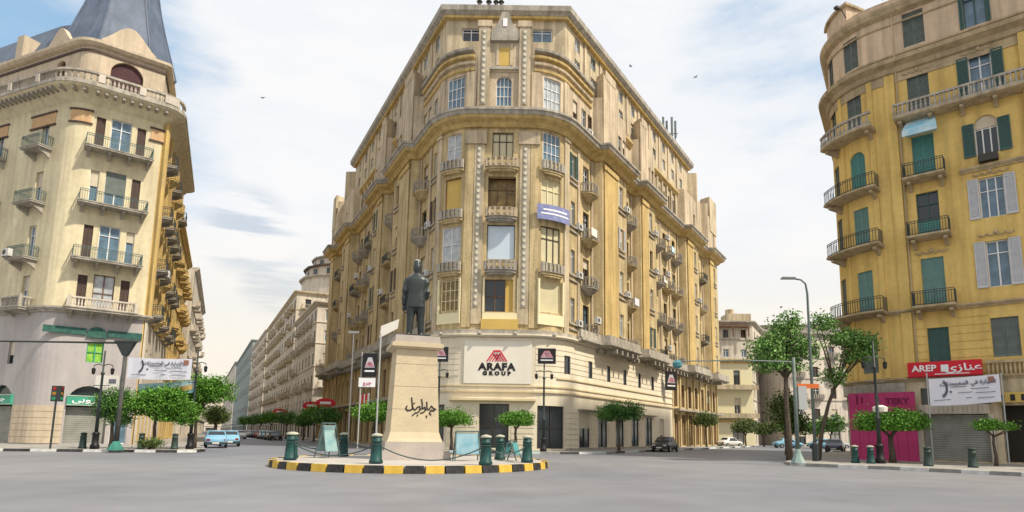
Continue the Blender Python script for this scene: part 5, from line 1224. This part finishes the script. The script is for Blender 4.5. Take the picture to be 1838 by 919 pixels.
part('signal_back', MB().box(.15, .6, -.1, .12, 2.9, 4.2), palegr, t); part('warning_board', MB().box(.2, 1.4, .1, .16, 4.1, 4.35), mat('orange_board', (.6,.15,.04)), t)
t = thing('street_light', 'tall grey street light with a single curved arm on the right', 'street light', (17.3, 37.4, .15))
part('base', MB().lathe([(.2, 0), (.2, 1.0), (.12, 1.1)], 0, 0, 8), iron, t); part('pole', MB().tube([(0, 0, 1.0), (0, 0, 6), (0, 0, 10.2), (-.08, 0, 10.8), (-.35, 0, 11.05), (-.7, 0, 11.1)], [.11, .09, .07, .06, .055, .05], 8), polegr, t, smooth=True)
part('lamp_head', MB().prism([(-1.6, -.12), (-.65, -.09), (-.65, .09), (-1.6, .12)], 11.08, 11.22, 0, [(-1.5, -.07), (-.7, -.05), (-.7, .05), (-1.5, .07)]), iron, t)
t = thing('globe_lamp', 'small white round lamp under the ornate post by the magenta hoarding', 'lamp', (20.3, 35.6, 3.0)); part('shade', MB().lathe([(.1, 0), (.36, .05), (.4, .3), (.15, .42)], 0, 0, 12), signwh, t); part('rod', MB().tube([(0, 0, .4), (-.35, -.35, 1.3)], .03, 5), iron, t)
t = thing('street_light', 'pale short street light in front of the dentilled ledge on the left side', 'street light', (*LN(16, -3), .15)); part('pole', MB().tube([(0, 0, 0), (0, 0, 12.2)], .08, 8), mat('white_pole', (.62,.62,.6)), t); part('lamp_head', MB().box(-.6, .6, -.15, .15, 12.1, 12.35), MATS['white_pole'], t)
GR = 'bollards on the right pavement'
for x, y, l in ((18.6, 35.4, 'leftmost green bollard on the right pavement'), (19.2, 34.9, 'green bollard just left of the flat topped tree'), (20.9, 32.6, 'dark bollard in front of the magenta hoarding'), (22.5, 31.6, 'dark bollard before the grey roller shutter'), (24.2, 29.8, 'bollard near the small flat tree at the far right'), (25.0, 30.6, 'rightmost bollard cut by the edge of the picture')): bollard(x, y, P_, l, GR, .85, not l.startswith('leftmost') and 'just left' not in l)
for x, y, l in ((-25.6, 41.9, 'dark bollard right of the signal mast on the left pavement'), (-23.6, 42.3, 'dark bollard under the right lamp post on the left pavement'), (-29.0, 41.2, 'dark bollard left of the thick based lamp post')): bollard(x, y, P_, l, 'bollards on the left pavement', .9, True)

# ------------------------------------------------------------------ cloth banners
def banner(name, label, a, b, z, h, cloth, dz=0, group=None, deco=True, poles=True):
    a = Vector(a); b = Vector(b); w = (b-a).length; an = math.atan2(b.y-a.y, b.x-a.x); t = thing(name, label, 'banner', (a.x, a.y, z), an, group)
    n = 14; m_ = MB(); vs = []
    for yy in (-.012, .012):
        for i in range(n+1):
            x = w*i/n; sg = -.06*math.sin(PI*i/n); oy = .04*math.sin(i*1.3)
            vs += [(x, yy+oy, dz*i/n+sg), (x, yy+oy*.4, h+dz*i/n+sg*.6)]
    q = 2*(n+1); fs = []
    for i in range(n): fs += [(2*i, 2*i+2, 2*i+3, 2*i+1), (q+2*i+1, q+2*i+3, q+2*i+2, q+2*i)]
    m_.add(vs, fs); part('cloth', m_, cloth, t)
    if deco:
        s = h/1.5
        def P3(o): o.rotation_euler = (0, -math.atan2(dz, w), 0); return o
        P3(part('lettering', text_mesh('\ufe8d\ufedf\ufecb\ufe92\ufe8e\ufead\ufe93 \ufed3\ufef2 \ufe8d\ufedf\ufee4\ufecc\ufea0\ufec2\ufe8e\ufe95'[::-1], .3*s, greyprint, .006, 1.1), None, t, loc=(w*.55, -.06, h*.76+dz*.55)))
        b_ = MB()
        for k, (x0, x1, zq) in enumerate(((.32, .55, .62), (.6, .86, .52), (.42, .62, .40), (.66, .94, .36), (.06, .3, .17), (.52, .6, .2), (.68, .92, .17))): b_.box(w*x0, w*x1, -.06, -.055, h*zq, h*zq+.035)
        b_.box(w*.3, w*.33, -.06, -.055, h*.42, h*.5)
        for k in range(10): a0 = -1.1+k*.2; b_.put(MB().box(-.05*s, .05*s, -.06, -.055, -.09*s, .09*s), w*.15+.42*s*math.cos(a0), 0, h*.62+.5*s*math.sin(a0))
        P3(part('print', b_, greyprint, t)); P3(part('emblem', MB().box(w*.87, w*.95, -.06, -.055, h*.7, h*.93), mat('brown_print', (.3,.14,.1)), t))
    return t
banner('cloth_banner', 'large white printed banner hung in front of the yellow building shops', (24.05, 36.9), (27.75, 36.2), 3.5, 1.6, bannerw, .28)
banner('cloth_banner', 'white printed banner hung between posts in front of the spired building', (-27.75, 43.0), (-23.3, 43.0), 4.95, 1.45, bannerw, -.05)
t = banner('cloth_banner', 'blue and yellow banner hung below the white one on the left', (-27.2, 43.5), (-23.2, 43.4), 3.75, .85, skyb_, .3, deco=False)
part('stripe', MB().plate([(1.4, -.0), (3.9, .5), (3.9, .85), (1.4, .4)], -.08, -.06), mat('yellow_print', (.6,.5,.2), (.5,.25,.1), scale=2), t)
tag(new('poster', MB().box(-.85, .85, -.03, .03, 0, .85).box(.1, .6, -.05, -.03, .3, .6, 1).mesh('poster', [signwh, greyprint]), None, (-29.3, 43.4, 4.3)), 'small white poster between the arched window and the signal mast', 'poster')
# poles that carry the two hanging banners on the right
for x, y, l in ((24.0, 36.95, 'thin pole at the left edge of the white banner on the right'), (27.85, 36.15, 'thin pole at the right edge of the white banner on the right')):
    tag(new('banner_pole', MB().tube([(0, 0, 0), (0, 0, 5.3)], .04, 6).mesh('banner_pole', palegr), None, (x, y, P_)), l, 'pole', 'poles of the white banner')

# ------------------------------------------------------------------ cars
def car_mesh(paint):
    b = MB(); L_, Wd = 4.2, 1.68
    st_ = [(-2.1, .36, .72, .74, .62), (-2.0, .3, .78, .80, .78), (-1.55, .26, .86, .88, .84), (-1.25, .26, .88, 1.05, .84), (-.85, .26, .88, 1.38, .84), (-.3, .26, .88, 1.44, .84), (.35, .26, .88, 1.42, .84), (.75, .26, .88, 1.18, .84), (1.1, .26, .87, .90, .84), (1.6, .27, .80, .82, .82), (2.0, .3, .70, .72, .76), (2.1, .38, .58, .60, .62)]
    vs = []
    for x, zb, zm, zt, w in st_:
        tw = w*.74 if zt > zm+.1 else w*.86
        vs += [(x, -w*.9, zb), (x, -w, (zb+zm)/2), (x, -w*.97, zm), (x, -tw, zt), (x, tw, zt), (x, w*.97, zm), (x, w, (zb+zm)/2), (x, w*.9, zb)]
    fs = []
    n = len(st_)
    for i in range(n-1):
        for j in range(8): k = (j+1) % 8; fs.append((i*8+j, (i+1)*8+j, (i+1)*8+k, i*8+k))
    fs.append(tuple(range(8))); fs.append(tuple(range(8*n-1, 8*n-9, -1)))
    return b.add(vs, fs).mesh('body', paint, True)
def car(x, y, rot, label, paint, group, small=False, van=False):
    t = thing('parked_car', label, 'car', (x, y, 0), rot, group)
    new('body', cached('car'+paint.name, lambda: car_mesh(paint)), t)
    def gl_():
        b = MB(); e = .012
        for s in (-1, 1): b.add([(-.95, s*.80, .93), (-.62, s*.655, 1.33), (.3, s*.66, 1.345), (.82, s*.80, .93)], [(0, 1, 2, 3) if s > 0 else (3, 2, 1, 0)])
        b.v = [(x_, y_*1.012+(.02 if y_ > 0 else -.02), z_) for x_, y_, z_ in b.v]
        b.add([(1.08, -.66, .93), (1.08, .66, .93), (.52, .57, 1.345), (.52, -.57, 1.345)], [(0, 1, 2, 3)]); b.add([(-1.30, -.66, 1.0), (-1.30, .66, 1.0), (-.93, .57, 1.36), (-.93, -.57, 1.36)], [(3, 2, 1, 0)])
        return b.mesh('glass', glD)
    new('glass', cached('carglass', gl_), t)
    if small: 
        for sx in (-1.3, 1.3): new('wheel', cached('wheelpair', lambda: MB().put(MB().box(-.3, .3, -.84, .84, 0, .6), 0, 0, 0).mesh('wheel', rubber)) if False else cached('wheels', lambda: wheel_axle()), t, (sx, 0, .31))
    else:
        for sx in (-1.3, 1.3):
            for sy in (-1, 1):
                w = new('wheel', cached('wheel', lambda: MB().lathe([(.2, -.1), (.31, -.1), (.31, .1), (.2, .1)], 0, 0, 16).mesh('tyre', rubber)), t, (sx, sy*.76, .31)); w.rotation_euler = (PI/2, 0, 0)
                new('rim', cached('rim', lambda: MB().lathe([(.2, -.11), (.03, -.09), (.03, .09), (.2, .11)], 0, 0, 10).mesh('rim', alloy)), w)
        for sy in (-1, 1):
            new('headlight', cached('hl', lambda: MB().box(-.06, .05, -.16, .16, -.07, .07).mesh('headlight', signwh)), t, (2.04, sy*.52, .62)); new('taillight', cached('tl', lambda: MB().box(-.04, .05, -.13, .13, -.09, .09).mesh('taillight', mat('red_lens', (.25,.02,.02)))), t, (-2.06, sy*.56, .66))
        for s in (-1, 1):
            bu = new('bumper', cached('bp', lambda: MB().box(-.06, .06, -.78, .78, .34, .48).mesh('bumper', iron)), t, (s*2.11, 0, 0))
            new('number_plate', cached('np', lambda: MB().box(-.01, .01, -.25, .25, .36, .47).mesh('number_plate', signwh)), bu, (s*.07, 0, 0))
    return t
def wheel_axle():
    b = MB()
    for s in (-1, 1):
        q = MB().lathe([(.02, -.1), (.31, -.1), (.31, .1), (.02, .1)], 0, 0, 12); b.add([(x, z+s*.74, y) for x, y, z in q.v], q.f)
    return b.mesh('wheel', rubber)
def paint(nm, c): return mat(nm, c, rough=.28, spec=.6)
pB = paint('black_car_paint', (.02,.022,.025)); pW = paint('white_car_paint', (.62,.62,.6)); pS = paint('sky_blue_car_paint', (.20,.42,.58)); pG = paint('silver_car_paint', (.35,.37,.38)); pD = paint('dark_blue_car_paint', (.03,.05,.10)); pR = paint('red_car_paint', (.30,.03,.03))
aR = math.atan2(HR.y, HR.x); aL = math.atan2(HL.y, HL.x); GC = 'cars parked at the kerb'
car(13.6, 60.8, aR+PI+.05, 'black car parked beside the cream shop base', pB, GC); car(31.0, 95, aR-.5, 'white saloon parked in front of the cream yellow house', pW, GC)
car(-26.2, 53.2, math.atan2(.9, -.437), 'light blue car parked at the corner of the left pavement', pS, GC); car(-27.6, 58.6, math.atan2(.9, -.437), 'light blue car parked just ahead of the first one', pS, GC)
car(38.5, 92, .1, 'pale blue car left of the tall masts across the road', pS, GC); car(42.8, 90, .1, 'pale blue car between the two tall masts', pS, GC); car(33.4, 67.5, aR, 'dark car behind the leaning tree on the right', pD, GC); car(46, 93, .2, 'silver car farthest right on the right street', pG, GC)
for i in range(15):
    t_ = 48+i*6.4+(1.5 if i > 3 else 0); x, y = LN(t_, -7.0); car(x, y, aL, ['nearest', 'second', 'third', 'fourth', 'fifth', 'sixth', 'seventh', 'eighth', 'ninth', 'tenth', 'eleventh', 'twelfth', 'thirteenth', 'fourteenth', 'farthest'][i]+' car in the row parked down the right side of the left street', [pB, pG, pS, pW, pR, pD, pG, pW][i % 8], 'cars parked down the left street', small=i > 2)
for i in range(6): x, y = LS(52+i*12, -9.5); car(x, y, aL, ['nearest', 'second', 'third', 'fourth', 'fifth', 'farthest'][i]+' car on the left side of the left street', [pW, pR, pB, pG][i % 4], 'cars parked down the left street', small=True)

# ------------------------------------------------------------------ birds
for i, (x, y, z) in enumerate(((-37, 80, 47), (14, 80, 52.5), (23, 80, 51))):
    b = MB(); b.add([(-.5, 0, .12), (0, -.1, 0), (0, .15, 0), (.5, 0, .12)], [(0, 1, 2), (1, 3, 2)]); b.tube([(0, -.22, 0), (0, .22, 0)], [.03, .05], 5)
    tag(new('bird', b.mesh('bird', darkfr), None, (x, y, z), i), 'tiny dark bird flying '+['over the left street', 'right of the khaki building roof', 'highest at the right of the khaki building'][i], 'bird', 'birds in the sky')
